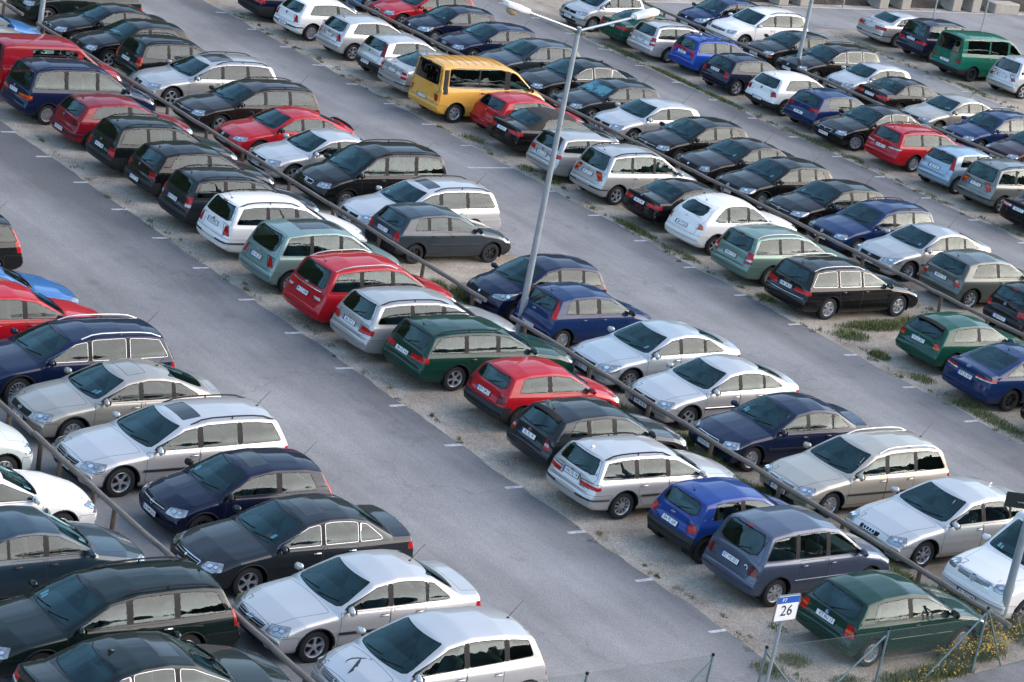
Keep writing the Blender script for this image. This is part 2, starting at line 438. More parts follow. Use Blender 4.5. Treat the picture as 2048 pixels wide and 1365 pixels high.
# ------------------------------------------------------------------ one car
def vert_normals(vs, fs):
    ns = [Vector((0, 0, 0)) for _ in vs]
    for f in fs:
        n = (vs[f[1]]-vs[f[0]]).cross(vs[f[2]]-vs[f[0]])
        for i in f: ns[i] = ns[i]+n
    return [n.normalized() if n.length > 1e-12 else Vector((0, 0, 1)) for n in ns]
def build_car(c):
    """c: dict(kind,tpl,L,W,H,wb,fo,paint=(key,col,metal),...) -> Empty at the car's middle on the ground, nose towards +x"""
    T = TPL[c['tpl']]; L, W, H = c['L'], c['W'], c['H']; hw = W/2
    ks = L/T['L']; kz = (H-.5)/(T['H']-.5)
    S = lambda s: s*ks
    Z = lambda z: z if z <= .5 else .5+(z-.5)*kz
    top = [(S(p[0])+c.get('ds', {}).get(i, (0, 0))[0], Z(p[1])+c.get('ds', {}).get(i, (0, 0))[1], *p[2:]) for i, p in enumerate(T['top'])]
    (s_c, z_c), (s_w, z_w), (s_r, z_r), (s_b, z_b) = [top[T[k]][:2] for k in ('ic', 'iw', 'ir', 'ib')]
    boot = 'idk' in T
    T_ = resample(fillet(top, 5), .13)
    # keep s strictly increasing
    tt = []
    for s, z in T_:
        if tt and s <= tt[-1][0]+2e-3: s = tt[-1][0]+2e-3
        tt.append((s, z))
    kL = tt[-1][0]; tt = [(s*L/kL, z) for s, z in tt]
    zb0 = c.get('zb', .19)
    bt = fillet([(0, .42), (.03, .29, .05), (.16, zb0+.02, .05), (.8, zb0-.01, .2), (L-.75, zb0, .2), (L-.18, zb0+.06, .1), (L-.03, .33, .04), (L, .44)], 3)
    if H > 1.68: bt = [(s, z+.04) for s, z in bt]
    belt = z_c-.045+c.get('belt', 0); tumb = c.get('tumb', .68 if T['H'] < 1.55 else (.72 if T['H'] < 1.8 else .82))
    prof = [(0, .86), (.2, .90), (.28, .955), (.40, .99), (.54, .994), (.585, 1.004), (.62, .996), (.70, .996), (.80, .990), (belt-.05, .974), (belt-.015, .956), (belt+.02, .930)]
    def Y(s, z):
        pl = 1-.045*max(0, 1-s/(.33*L))**2-.05*max(0, 1-(L-s)/(.33*L))**2
        if z <= belt+.02: f = lerp_tab(prof, z)
        else:
            u = (z-belt-.02)/(H-belt-.02); f = .932-(.932-tumb)*u**1.12
        return hw*pl*f
    fa, fc, ra, rc_ = c.get('bow', (.09, .13, .05, .09))
    def bow(s, q):
        q = min(q, 1.05)
        f = max(0, 1-s/(.5*L))**1.3; r = max(0, 1-(L-s)/(.45*L))**1.5
        return f*(fa*q*q+fc*q**6)-r*(ra*q*q+rc_*q**6)
    ssum = sorted([s for s, z in tt]+[s for s, z in bt if s < .2 or s > L-.25])
    st = [ssum[0]]
    for s in ssum[1:]:
        if s-st[-1] > 4e-3: st.append(s)
    st[-1] = L
    levels = [.24, .30, .36, .43, .50, .54, .585, .62, .70, .78, .85]; levels = [l for l in levels if l < belt-.08]+[belt-.05, belt-.015, belt+.02]
    n = 5 if H < 1.6 else 6
    levels += [belt+.02+(H-belt-.02)*(i+1)/(n+.6) for i in range(n)]
    rows = []
    for s in st:
        zt = lerp_tab(tt, s); zb = lerp_tab(bt, s); h = max(zt-zb, .02)
        cr = min(.055 if s < s_c else .05, .22*h); ze = zt-cr; r = min(.085 if s < s_c else c.get('rr', .075), .45*(ze-zb))
        z0, z1 = zb+min(.05, .2*h), ze-r
        if z1 < z0: z1 = z0 = (z0+z1)/2
        P = [(0, zb), (Y(s, z0)*.55, zb), (Y(s, z0)*.93, zb)]
        for l in levels: z = min(max(l, z0), z1); P.append((Y(s, z), z))
        A = P[-1]; yB = Y(s, ze)-r*1.25; Ct = (Y(s, ze), ze-.15*r)
        for u in (.25, .5, .75, 1): P.append((A[0]*(1-u)**2+Ct[0]*2*u*(1-u)+yB*u*u, A[1]*(1-u)**2+Ct[1]*2*u*(1-u)+ze*u*u))
        for f in (.82, .6, .38, .18, 0): P.append((yB*f, zt-cr*f*f))
        rows.append(P)
    bm = bmesh.new(); grid = []
    pid_l = bm.faces.layers.int.new('pid'); mid_l = bm.faces.layers.int.new('mid')
    PA = paint(*c['paint'])
    for s, P in zip(st, rows):
        rowv = []
        for y, z in P: rowv.append(bm.verts.new((L/2-(s+bow(s, y/hw)), y, z)))
        for y, z in P[-2:0:-1]: rowv.append(bm.verts.new((L/2-(s+bow(s, y/hw)), -y, z)))
        grid.append(rowv)
    nj = len(grid[0])
    for a, b in zip(grid, grid[1:]):
        for j in range(nj):
            f = bm.faces.new((a[j], a[(j+1) % nj], b[(j+1) % nj], b[j])); f[mid_l] = PA
    f = bm.faces.new(grid[0]); f[mid_l] = PA
    f = bm.faces.new(grid[-1][::-1]); f[mid_l] = PA
    bmesh.ops.remove_doubles(bm, verts=bm.verts, dist=1.5e-3)
    bmesh.ops.recalc_face_normals(bm, faces=bm.faces)
    bm.normal_update()
    nl = bm.verts.layers.float_vector.new('n0')
    for v in bm.verts: v[nl] = v.normal
    bvh = BVHTree.FromBMesh(bm)
    def ray(o, d):
        h = bvh.ray_cast(Vector(o), Vector(d)); return (h[0], h[1]) if h[0] else (None, None)
    def side_pt(s, z, sg, off=0):
        p, nn = ray((L/2-s, sg*3, z), (0, -sg, 0))
        if p is None: return None
        return p+nn*off
    def end_pt(y, z, front, off=0):
        p, nn = ray(((9 if front else -9), y, z), (-1 if front else 1, 0, 0))
        if p is None: return None
        return p+nn*off
    def top_pt(s, y, off=0):
        p, nn = ray((L/2-s, y, 5), (0, 0, -1))
        if p is None: return None
        return p+nn*off
    names = {}          # pid -> (part name)
    cnt = [0]
    def newpid(name): cnt[0] += 1; names[cnt[0]] = name; return cnt[0]
    def free(test): return [f for f in bm.faces if f[pid_l] == 0 and test(f)]
    def region(name, cand, e1, e2, poly, mid, rim=None, rw=0, depth=0, pid=None):
        fs = cut(bm, cand, e1, e2, poly)
        if not fs: return []
        return finish(name, fs, mid, rim, rw, depth, pid)
    def finish(name, fs, mid, rim=None, rw=0, depth=0, pid=None):
        pid = pid or newpid(name)
        if rw:
            r = bmesh.ops.inset_region(bm, faces=fs, thickness=rw, depth=depth, use_even_offset=False, use_boundary=True)
            for f in r['faces']: f[pid_l] = pid; f[mid_l] = rim
        for f in fs:
            if f.is_valid: f[pid_l] = pid; f[mid_l] = mid if mid is not None else f[mid_l]
        return fs
    extra = MB()        # small things that belong to the body mesh
    Rw = c.get('R', .31); fo, wb = c['fo'], c['wb']; axles = (fo, fo+wb)
    EX, EY, EZ = (1, 0, 0), (0, 1, 0), (0, 0, 1)
    # -- wheel arches
    Ra = Rw*1.10+.025
    for sg in (1, -1):
        for sa in axles:
            cx = L/2-sa
            poly = [(cx+math.cos(2*math.pi*i/24)*Ra, Rw+math.sin(2*math.pi*i/24)*Ra) for i in range(24)]
            cand = [f for f in bm.faces if f.calc_center_median().y*sg > .62*hw]
            fs = cut(bm, cand, EX, EZ, poly)
            bmesh.ops.delete(bm, geom=fs, context='FACES')
            # liner and lip
            arc = [math.pi*(-.12+1.24*i/16) for i in range(17)]
            yo = hw*.955; yi = hw*.50; vs = []; fl = []
            for a in arc:
                x, z = cx+math.cos(a)*(Ra+.004), Rw+math.sin(a)*(Ra+.004)
                vs += [(x, sg*yo, z), (x, sg*yi, z)]
            for i in range(16): fl.append((2*i, 2*i+1, 2*i+3, 2*i+2))
            vs.append((cx, sg*yi, Rw)); k = len(vs)-1
            for i in range(16): fl.append((2*i+1, 2*i+3, k))
            extra.add(vs, fl, RUBBER)
            lip = []
            for i in range(19):
                a = math.pi*(.0+1.0*i/18)
                x, z = cx+math.cos(a)*(Ra+.012), Rw+math.sin(a)*(Ra+.012)
                p = side_pt(L/2-x, z, sg, .002)
                if p: lip.append(p)
            if len(lip) > 3: extra.tube(lip, c.get('lip', .014), PLASTIC if c.get('clad') else PA, 6, None, False)
    # -- side windows
    lead = bow(s_c, .85)+.10; leadw = bow(s_w, .72)+.10
    A0, A1 = (s_c+lead+c.get('asl', 0), z_c), (s_w+leadw+.04, z_w-.06)
    dlb, dlt = S(T['dl'][0])+c.get('dlb', 0), S(T['dl'][1])+c.get('dlt', 0)
    zb1 = belt+.028; zb2 = belt+.04+c.get('wedge', .012)
    hdr = c.get('hdr', .105)
    rt = [(s_w+leadw+.05+(dlt-s_w-leadw)*i/5) for i in range(6)]
    def win_poly(a, b):
        P = [(a, zb1-.5), (b, zb1-.5), (b, H), (a, H)]
        d = Vector((A1[0]-A0[0], A1[1]-A0[1])).normalized(); P = clip_half(P, A0, (-d.y, d.x))
        d = Vector((dlt-dlb, .40)).normalized(); P = clip_half(P, (dlb, zb2), (d.y, -d.x))
        for s0, s1 in zip(rt, rt[1:]):
            z0, z1 = lerp_tab(tt, s0)-hdr, lerp_tab(tt, s1)-hdr
            d = Vector((s1-s0, z1-z0)).normalized(); P = clip_half(P, (s0, z0), (-d.y, d.x))
        d = Vector((L*.6, zb2-zb1)).normalized(); P = clip_half(P, (s_c, zb1), (d.y, -d.x))
        return P
    pb, pc = [S(v) for v in T['pb']], ([S(v) for v in T['pc']] if T['pc'] else None)
    if c.get('pb'): pb = list(c['pb'])
    if c.get('pc'): pc = list(c['pc'])
    if c.get('doors', 5) == 3 and T['pc']:
        o = .18*ks; pb = [pb[0]+o, pb[1]+o]; pc = None
    segs = [(0, pb[0])]
    if pc and c.get('quarter', 1 if pc[1] > pc[0]+.01 else 0): segs += [(pb[1], pc[0]), (pc[1], L)]
    else: segs += [(pb[1], L)]
    if c.get('segs'): segs = c['segs']
    trim = {'chrome': CHROME, 'black': RUBBER}.get(c.get('trim', 'black'), RUBBER)
    GS = GLASS_D if c.get('privacy') else GLASS_S
    wr = c.get('wr', .04)
    for sg in (1, -1):
        wins = []
        for k, (a, b) in enumerate(segs):
            P = win_poly(a, b)
            if len(P) < 3: continue
            poly = round_poly([(L/2-s, z) for s, z in P], wr)
            fs = region('side_window', free(lambda f: f.normal.y*sg > .25), EX, EZ, poly, GS if (k or not c.get('privacy')) else GLASS_S, trim, .013 if trim is RUBBER else .0055, 0)
        if c.get('pillars', True):   # black strips between the panes
            for (a, b), (a2, b2) in zip(segs, segs[1:]):
                P = win_poly(b-.004, a2+.004)
                if len(P) >= 3:
                    region('', free(lambda f: f.normal.y*sg > .25), EX, EZ, dedup(hull2([(L/2-s, z) for s, z in P])), RUBBER if c.get('pillars', True) is True else PA, None, 0, 0, pid=newpid('window_pillar_trim'))
    # -- windscreen
    yb, yt = Y(s_c, z_c)*.90, Y(s_w, z_w)*.86
    poly = round_poly([(-yb, z_c+.012), (yb, z_c+.012), (yt, z_w-.045), (-yt, z_w-.045)], .06)
    region('windscreen', free(lambda f: f.normal.x > .15 and f.calc_center_median().x < L/2-s_c+.05), EY, EZ, poly, GLASS_F, RUBBER, .020, 0)
    # -- rear window
    rwt, rwb = c.get('rw', (.80, .84)); zlo = z_b+.045 if not boot else z_b+.02
    zlo += c.get('rwz', 0); zhi = z_r-.05 if not boot else z_r-.015
    yb, yt = Y(s_b, zlo)*rwb, Y(s_r, zhi)*rwt
    poly = round_poly([(-yb, zlo), (yb, zlo), (yt, zhi), (-yt, zhi)], c.get('rwr', .07))
    GR = GLASS_D if c.get('privacy') else GLASS_F
    region('rear_window', free(lambda f: f.normal.x < -.12 and f.calc_center_median().x < L/2-s_r+.22), EY, EZ, poly, GR, RUBBER, .020, 0)
    if c.get('sun'):
        a, b = s_w+.14, s_w+.14+c.get('sunl', .42); y = hw*.44
        poly = round_poly([(L/2-a, -y), (L/2-b, -y), (L/2-b, y), (L/2-a, y)], .03)
        region('sunroof', free(lambda f: f.normal.z > .6), EX, EY, poly, BLACK if c['sun'] == 1 else PA, GAP, .012)
    # -- lamps
    def lamp(name, front, sg, inner, outer, ang, mid, bands=None, rim=GAP, rw=.008):
        pts = []
        for y, z in inner:
            p = end_pt(sg*y, z, front); pts.append(p)
        for s, z in outer:
            p = side_pt(s, z, sg); pts.append(p)
        pts = [p for p in pts if p]
        if len(pts) < 3: return []
        a = R(ang); d = Vector((math.cos(a)*(1 if front else -1), math.sin(a)*sg, .12 if front else 0)).normalized()
        e1 = Vector((0, 0, 1)).cross(d).normalized(); e2 = d.cross(e1)
        poly = round_poly([(p.dot(e1), p.dot(e2)) for p in pts], .025)
        cx_ = sum(p.x for p in pts)/len(pts)
        fs = region(name, free(lambda f: f.normal.dot(d) > .12 and abs(f.calc_center_median().x-cx_) < .75 and f.calc_center_median().y*sg > -.02), e1, e2, poly, mid, rim, rw)
        for (z0, z1, m2) in (bands or []):
            g = cut(bm, [f for f in fs if f.is_valid], e1, e2, [(-9, z0), (9, z0), (9, z1), (-9, z1)])
            for f in g: f[mid_l] = m2
        return fs
    zn = top[2][1]            # bonnet leading edge
    hl = c.get('hl', {}); yi = hl.get('in', .56)*hw; h0 = hl.get('z0', zn-.135); h1 = hl.get('z1', zn-.005); ws = hl.get('wrap', .34); up = hl.get('up', .03)
    tl = c.get('tl', 'low'); tb = c.get('tb')
    TLS = {'low': ([(.58, .70), (.58, .86)], [(.30, .72), (.30, .87)], 40), 'wide': ([(.40, .74), (.40, .86)], [(.32, .74), (.32, .88)], 38),
           'box': ([(.66, .66), (.66, .90)], [(.17, .66), (.18, .90)], 45), 'col': ([(.72, .68), (.70, 1.0)], [(.22, .70), (.30, 1.0)], 50),
           'tall': ([(.74, .70), (.68, 1.26)], [(.25, .72), (.44, 1.27)], 56), 'high': ([(.76, .84), (.62, 1.27)], [(.27, .84), (.46, 1.27)], 54),
           'van': ([(.84, .80), (.80, 1.75)], [(.10, .80), (.12, 1.75)], 45), 'round': ([(.66, .68), (.66, .86)], [(.20, .70), (.20, .86)], 45), 'slim': ([(.48, .78), (.52, .90)], [(.26, .80), (.30, .92)], 40)}
    inn, out_, ang = TLS[tl] if isinstance(tl, str) else tl
    dz = c.get('tdz', Z(.9)-.9)
    bowls = []
    for sg in (1, -1):
        fs = lamp('headlight', True, sg, [(yi, h0+.01), (yi, h1)], [(ws, h0+.03), (ws+.10, h1+up), (ws*.5, h0)], 40, LCLEAR if not c.get('hlmat') else LDARK)
        fs = [f for f in fs if f.is_valid]
        if fs:
            ar_ = sum(f.calc_area() for f in fs); ce = sum((f.calc_center_median()*f.calc_area() for f in fs), Vector())/ar_
            no = sum((f.normal*f.calc_area() for f in fs), Vector()).normalized(); ty = Vector((0, 0, 1)).cross(no).normalized(); tz = no.cross(ty)
            zs = [v.co.z for f in fs for v in f.verts]; r_ = min(.075, (max(zs)-min(zs))*.36)
            mh = MB()
            for k_, sc in ((-.75, 1), (.85, .8)):
                p_, n_ = ray(ce+ty*k_*r_*1.35+no*.5, -no)
                if p_ is None: continue
                e1_ = Vector((0, 0, 1)).cross(n_).normalized(); e2_ = n_.cross(e1_)
                mh.disc(p_+n_*.004, e1_, e2_, r_*sc*1.15, r_*sc*1.15, LDARK, 14, .90); mh.disc(p_+n_*.003, e1_, e2_, r_*sc*1.04, r_*sc*1.04, LBOWL, 14)
            if mh.v: bowls.append((sg, mh))
        if c.get('ind'):
            lamp('indicator', True, sg, [(hw*.80, h0-.10), (hw*.80, h0-.03)], [(.32, h0-.10), (.32, h0-.03)], 48, LORANGE)
        lamp('tail_light', False, sg, [(y*hw, z+dz) for y, z in inn], [(L-s, z+dz) for s, z in out_], ang, {'deep': LRED2}.get(c.get('tmat'), LRED), [(a+dz, b+dz, {'w': LWHITE, 'o': LORANGE}[m_]) for a, b, m_ in (tb or [])])
    # -- grille and intake
    gr = c.get('grille', 'slat'); gw = c.get('gw', .50)*hw
    if gr != 'none':
        gs = [(-gw, gw)] if gr != 'kidney' else [(-.24, -.02), (.02, .24)]
        for a, b in gs:
            poly = round_poly([(a*.94, zn-.135+c.get('gz', 0)), (b*.94, zn-.135+c.get('gz', 0)), (b, zn-.03), (a, zn-.03)], .03)
            region('grille', free(lambda f: f.normal.x > .3), EY, EZ, poly, RUBBER, CHROME if gr in ('chrome', 'kidney') else GAP, .016 if gr in ('chrome', 'kidney') else .006)
        if gr in ('slat', 'chrome'):
            for k in range(c.get('nsl', 2)):
                z = zn-.115+c.get('gz', 0)+(.075-c.get('gz', 0))*(k+.5)/c.get('nsl', 2)
                pts = [end_pt(y, z, True, .006) for y in [(-gw+.03)+(2*gw-.06)*i/8 for i in range(9)]]
                pts = [p for p in pts if p]
                if len(pts) > 2: extra.tube(pts, .008, CHROME if c.get('slc', gr == 'chrome') else PA, 5)
        if gr == 'single':
            pts = [end_pt(y, zn-.075, True, .006) for y in [-gw+2*gw*i/8 for i in range(9)]]; pts = [p for p in pts if p]
            if len(pts) > 2: extra.tube(pts, .016, CHROME, 6)
    iw_ = c.get('iw', .62)*hw
    poly = round_poly([(-iw_, .275), (iw_, .275), (iw_*.92, .375), (-iw_*.92, .375)], .03)
    region('air_intake', free(lambda f: f.normal.x > .2), EY, EZ, poly, RUBBER, GAP, .006)
    # -- bumpers
    bz = c.get('bz', .58); BM = PLASTIC if c.get('bump') == 'black' else None
    af, ar = fo-Ra-.0, L-(fo+wb)-Ra
    for nm, s0, s1, zz in (('front_bumper', -.2, af, min(bz, zn-.14)), ('rear_bumper', L-ar, L+.2, bz+c.get('rbz', .03))):
        poly = [(L/2-s1, .0), (L/2-s0, .0), (L/2-s0, zz), (L/2-s1, zz)]
        region(nm, free(lambda f: True), EX, EZ, poly, BM, GAP, .008)
    if c.get('strip'):   # dark rubbing strips on the bumpers
        for front in (True, False):
            zs = .50
            for sg in (1, -1):
                pts = [end_pt(sg*hw*f, zs, front, .006) for f in (.42, .55, .7, .82, .9)]
                sA = [side_pt(s if front else L-s, zs, sg, .006) for s in (.16, .26, max(.3, (af if front else ar)-.05))]
                pts = [p for p in pts+sA if p]
                if len(pts) > 3: extra.tube(pts, .022, PLASTIC, 6)
    # -- bonnet
    y0, y1 = hw*.60, hw*.80
    poly = round_poly([(L/2-.13, -y0), (L/2-.13, y0), (L/2-s_c+.035, y1), (L/2-s_c+.035, -y1)], .05)
    region('bonnet', free(lambda f: f.normal.z > .35 and f.calc_center_median().x > L/2-s_c-.1), EX, EY, poly, None, GAP, .009)
    # -- tailgate or boot lid
    if not boot:
        ya, yb = hw*.72, Y(s_r, z_r)*.90
        poly = round_poly([(-ya, bz+.05), (ya, bz+.05), (hw*.84, z_b), (yb, z_r-.012), (-yb, z_r-.012), (-hw*.84, z_b)], .04)
        region('tailgate', free(lambda f: f.normal.x < -.2 and f.calc_center_median().x < 0), EY, EZ, poly, None, GAP, .009)
    else:
        sd = top[T['idk']][0]; ya = hw*.68
        f1 = cut(bm, free(lambda f: f.normal.z > .5 and f.calc_center_median().x < L/2-s_b), EX, EY, [(L/2-sd-.3, -ya), (L/2-s_b-.06, -ya), (L/2-s_b-.06, ya), (L/2-sd-.3, ya)])
        for f in f1: f[pid_l] = 99
        f2 = cut(bm, free(lambda f: f.normal.x < -.3 and f.calc_center_median().x < L/2-s_b-.2), EY, EZ, [(-ya, bz+.06), (ya, bz+.06), (ya, 1.3), (-ya, 1.3)])
        f1 = [f for f in bm.faces if f[pid_l] == 99]
        finish('boot_lid', f1+[f for f in f2 if f not in f1], None, GAP, .009)
    # -- doors
    sA = max(A0[0]-.10, fo+Ra+.06)
    cuts_ = [(sA, pb[0]+.03)]
    if c.get('doors', 5) == 5: cuts_.append((pb[0]+.03, (pc[0] if pc else dlb)-.02))
    for sg in (1, -1):
        for k, (a, b) in enumerate(cuts_):
            P = [(a, zb0+.11), (b+.04, zb0+.11), (b+.04, belt+.012), (a, belt+.012)]
            if k == 1:
                ax = fo+wb; q = (ax-Ra*.80-.05, Rw+Ra*.62); P = clip_half(P, q, (.80, -.62))
            P = clip_half(P, (b, .5), (1, 0))
            if len(P) < 3: continue
            poly = round_poly([(L/2-s, z) for s, z in P], .03)
            region('rear_door' if k else 'front_door', free(lambda f: f.normal.y*sg > .3), EX, EZ, poly, None, GAP, .009)
    # -- sill cladding, soft top
    if c.get('clad'):
        poly = [(L/2-(fo+wb), 0), (L/2-fo, 0), (L/2-fo, zb0+.14), (L/2-(fo+wb), zb0+.14)]
        region('sill_cladding', free(lambda f: True), EX, EZ, poly, PLASTIC)
    if c.get('soft'):
        poly = [(L/2-s_b-.02, belt+.03), (L/2-s_w-.02, belt+.03), (L/2-s_w-.02, 3), (L/2-s_b-.02, 3)]
        region('soft_top', free(lambda f: True), EX, EZ, poly, SOFT)
    # -- read the shell out, part by part
    groups = {}
    for f in bm.faces: groups.setdefault(f[pid_l], []).append(f)
    root = empty(c['kind'])
    made = {}
    for pid, fs in groups.items():
        vm = {}; vs = []; fl = []; ml = []; ns = []
        for f in fs:
            ids = []
            for v in f.verts:
                if v not in vm: vm[v] = len(vs); vs.append(v.co.copy()); q = v[nl]; ns.append(q.normalized() if q.length > .3 else v.normal.copy())
                ids.append(vm[v])
            fl.append(ids); ml.append(f[mid_l])
        if pid == 0:
            nv = len(vs); vs += extra.v; ns += vert_normals(extra.v, extra.f); fl += [[i+nv for i in f] for f in extra.f]; ml += extra.m
        nm = 'body' if pid == 0 else names[pid]
        o = obj(nm, mesh_from(nm, vs, fl, ml, True, 38, ns), root)
        made.setdefault(nm, []).append(o)
    bm.free()
    body = made['body'][0]
    # -- wheels
    w_ = .195 if Rw < .32 else .215
    tm, rm = wheel_parts(Rw, w_, c.get('rim', ('cover', 9)))
    for i, sa in enumerate(axles):
        for sg in (1, -1):
            wv = bpy.data.objects.new('wheel', None); link(wv, root); wv.empty_display_size = .1
            wv.location = (L/2-sa, sg*(hw*.955-w_/2-.005), Rw)
            wv.rotation_euler = (random.random()*6, 0, 0 if sg > 0 else math.pi)
            wv.rotation_euler = (0, random.random()*6, (0 if sg > 0 else math.pi)+(R(c.get('steer', 0)) if i == 0 else 0))
            obj('tyre', tm, wv); obj('rim', rm, wv)
    # -- mirrors
    for sg in (1, -1):
        s = A0[0]+.13; p = side_pt(s, belt+.05, sg)
        if p is None: continue
        m = MB(); ms = RUBBER if c.get('mir') == 'black' else PA
        cpos = Vector((p.x, sg*(abs(p.y)+.125), belt+.08))
        m.box(cpos, (.055, .105, .068), ms, Matrix.Rotation(R(-8*sg), 4, 'X') @ Matrix.Rotation(R(-14*sg), 4, 'Z'), .042)
        m.tube([p+Vector((0, -sg*.02, -.015)), cpos+Vector((0, -sg*.07, -.03))], .03, RUBBER, 6)
        m.add([cpos+Vector((-.060, a, b)) for a, b in ((-.085, -.045), (.085, -.045), (.085, .045), (-.085, .045))], [(0, 1, 2, 3)], CHROME)
        m.build('wing_mirror', root, True, 62)
    # -- door handles
    hm = CHROME if c.get('hand') == 'chrome' else (PLASTIC if c.get('hand') == 'black' else PA)
    for sg in (1, -1):
        for k, (a, b) in enumerate(cuts_):
            s = b-.13; p = side_pt(s, belt-.095, sg, .006)
            if p is None or (k == 1 and c.get('hidehandle')): continue
            m = MB(); m.box((p.x, p.y+sg*.008, p.z), (.085, .014, .016), hm, None, .01)
            m.box((p.x, p.y-sg*.004, p.z), (.075, .006, .026), RUBBER, None, .005)
            ds = made.get('rear_door' if k else 'front_door', [])
            par = [d for d in ds if (sum(v.co.y for v in d.data.vertices) > 0) == (sg > 0)]
            m.build('handle', par[0] if par else root)
    # -- side rubbing strips
    if c.get('rub'):
        m_ = {'black': PLASTIC, 'body': PA, 'chrome': CHROME}[c['rub']]
        for sg in (1, -1):
            pts = [side_pt(fo+Ra+.05+(wb-2*Ra-.1)*i/8, .56, sg, .006) for i in range(9)]
            pts = [p for p in pts if p]; m = MB()
            vs = []; fs = []
            for p in pts: vs += [p+Vector((0, 0, .028)), p+Vector((0, sg*.010, .02)), p+Vector((0, sg*.010, -.02)), p+Vector((0, 0, -.028))]
            for i in range(len(pts)-1):
                for j in range(3): fs.append((4*i+j, 4*i+4+j, 4*i+5+j, 4*i+1+j))
            m.add(vs, fs, m_); m.build('rubbing_strip', root)
    # -- roof furniture
    if c.get('rails'):
        m_ = {'black': RUBBER, 'silver': ALU, 'body': PA}[c['rails']]
        for sg in (1, -1):
            a, b = s_w+.22, s_r-.10; m = MB(); pts = []
            nn = 9
            for i in range(nn):
                s = a+(b-a)*i/(nn-1); y = sg*(Y(s, lerp_tab(tt, s)-.05)-.075); p = top_pt(s, y)
                if p: pts.append(p+Vector((0, 0, (-.005 if i in (0, nn-1) else (.05 if 1 < i < nn-2 else .042)))))
            m.tube(pts, .017, m_, 7)
            for i in (nn//2,): m.tube([pts[i], pts[i]-Vector((0, 0, .06))], .016, m_, 6)
            m.build('roof_rail', root)
    if c.get('bars'):
        for k in range(4):
            s = s_w+.35+k*.38; y = Y(s, lerp_tab(tt, s)-.05)-.09; p = top_pt(s, 0); m = MB()
            m.tube([p+Vector((0, -y, .06)), p+Vector((0, y, .06))], .018, ALU, 6)
            for sg in (-1, 1): m.tube([p+Vector((0, sg*y, .065)), p+Vector((0, sg*y, -.07))], .016, RUBBER, 6)
            m.build('roof_bar', root)
    an = c.get('ant', 1)
    if an:
        s = s_r-.16 if an in (1, 2, 4) else s_w+.06; p = top_pt(s, 0); m = MB()
        if an == 2: m.box(p+Vector((0, 0, .02)), (.06, .012, .03), PA, Matrix.Rotation(R(20), 4, 'Y'), .01)
        else:
            l = .42 if an == 1 else (.20 if an == 4 else .36); m.box(p+Vector((0, 0, .008)), (.03, .016, .012), RUBBER, None, .008)
            m.tube([p+Vector((0, 0, .01)), p+Vector((-l*.66, 0, l*.75))], .0055, RUBBER, 5, .003)
        m.build('aerial', root)
    if c.get('spoil'):
        s = s_r; m = MB(); y = Y(s, z_r)*.82; vs = []; fs = []
        p = top_pt(s-.06, 0)
        for f in (-1, -.6, -.2, .2, .6, 1):
            q = top_pt(s-.06, y*f); xx = bow(s, abs(f)*.7)
            vs += [q+Vector((.03, 0, .004)), q+Vector((-.06, 0, .018)), q+Vector((-.17, 0, -.02)), q+Vector((-.12, 0, -.045))]
        for i in range(5):
            for j in range(3): fs.append((4*i+j, 4*i+1+j, 4*i+5+j, 4*i+4+j))
        fs += [(0, 3, 2, 1), (20, 21, 22, 23)]
        m.add(vs, fs, PA); m.build('roof_spoiler', root)
    if c.get('bspoil'):
        sd = top[T['idk']][0]; m = MB(); pts = []
        for f in (-.74, -.5, -.2, .2, .5, .74):
            q = top_pt(sd-.05, hw*f); pts.append(q+Vector((0, 0, .03 if abs(f) < .7 else .005)))
        m.tube(pts, .028, PA, 7); m.build('boot_spoiler', root)
    # -- wipers
    m = MB()
    for y0_, y1_ in ((.10, .68), (-.58, .02)):
        pts = [end_pt(hw*(y0_+(y1_-y0_)*i/6)*.92, z_c+.035+.035*i/6, True, .012) for i in range(7)]; pts = [p for p in pts if p]
        if len(pts) > 2: m.tube(pts, .009, RUBBER, 5)
    if m.v: m.build('windscreen_wiper', root)
    if not boot and c.get('rwip', 1):
        pts = [end_pt(-.02-.36*i/5*1.0, zlo+.015+.10*(i/5), False, .014) for i in range(6)]; pts = [p for p in pts if p]
        if len(pts) > 2: m = MB(); m.tube(pts, .011, RUBBER, 5, .006); m.build('rear_wiper', root)
    # -- number plates
    if c.get('plate'):
        pm = plate_mesh(c['plate'], c.get('eu', True))
        zr = c.get('pz', .78) if not c.get('pzb') else .50; zr = zr+dz*.6
        for z, front in ((.43, True), (zr, False)):
            p = end_pt(0, z, front); q = end_pt(0, z+.05, front); p2 = end_pt(.2, z, front)
            if p is None or q is None: continue
            if front:
                pz_ = [end_pt(0, zz, True) for zz in (.40, .45, .50, .54)]; p = Vector((max(v.x for v in pz_ if v), 0, .455)); q = p+Vector((-.004, 0, .05))
            t = (q-p).normalized(); x = Vector((1, 0, 0)) if front else Vector((-1, 0, 0)); nrm = (x-t*x.dot(t)).normalized()
            yv = t.cross(nrm)
            M = Matrix((nrm, yv, t)).transposed().to_4x4(); M.translation = p+nrm*(.004 if not front else .002)
            par = root
            obj('number_plate', pm, root, M)
    # -- badges
    e = c.get('emb')
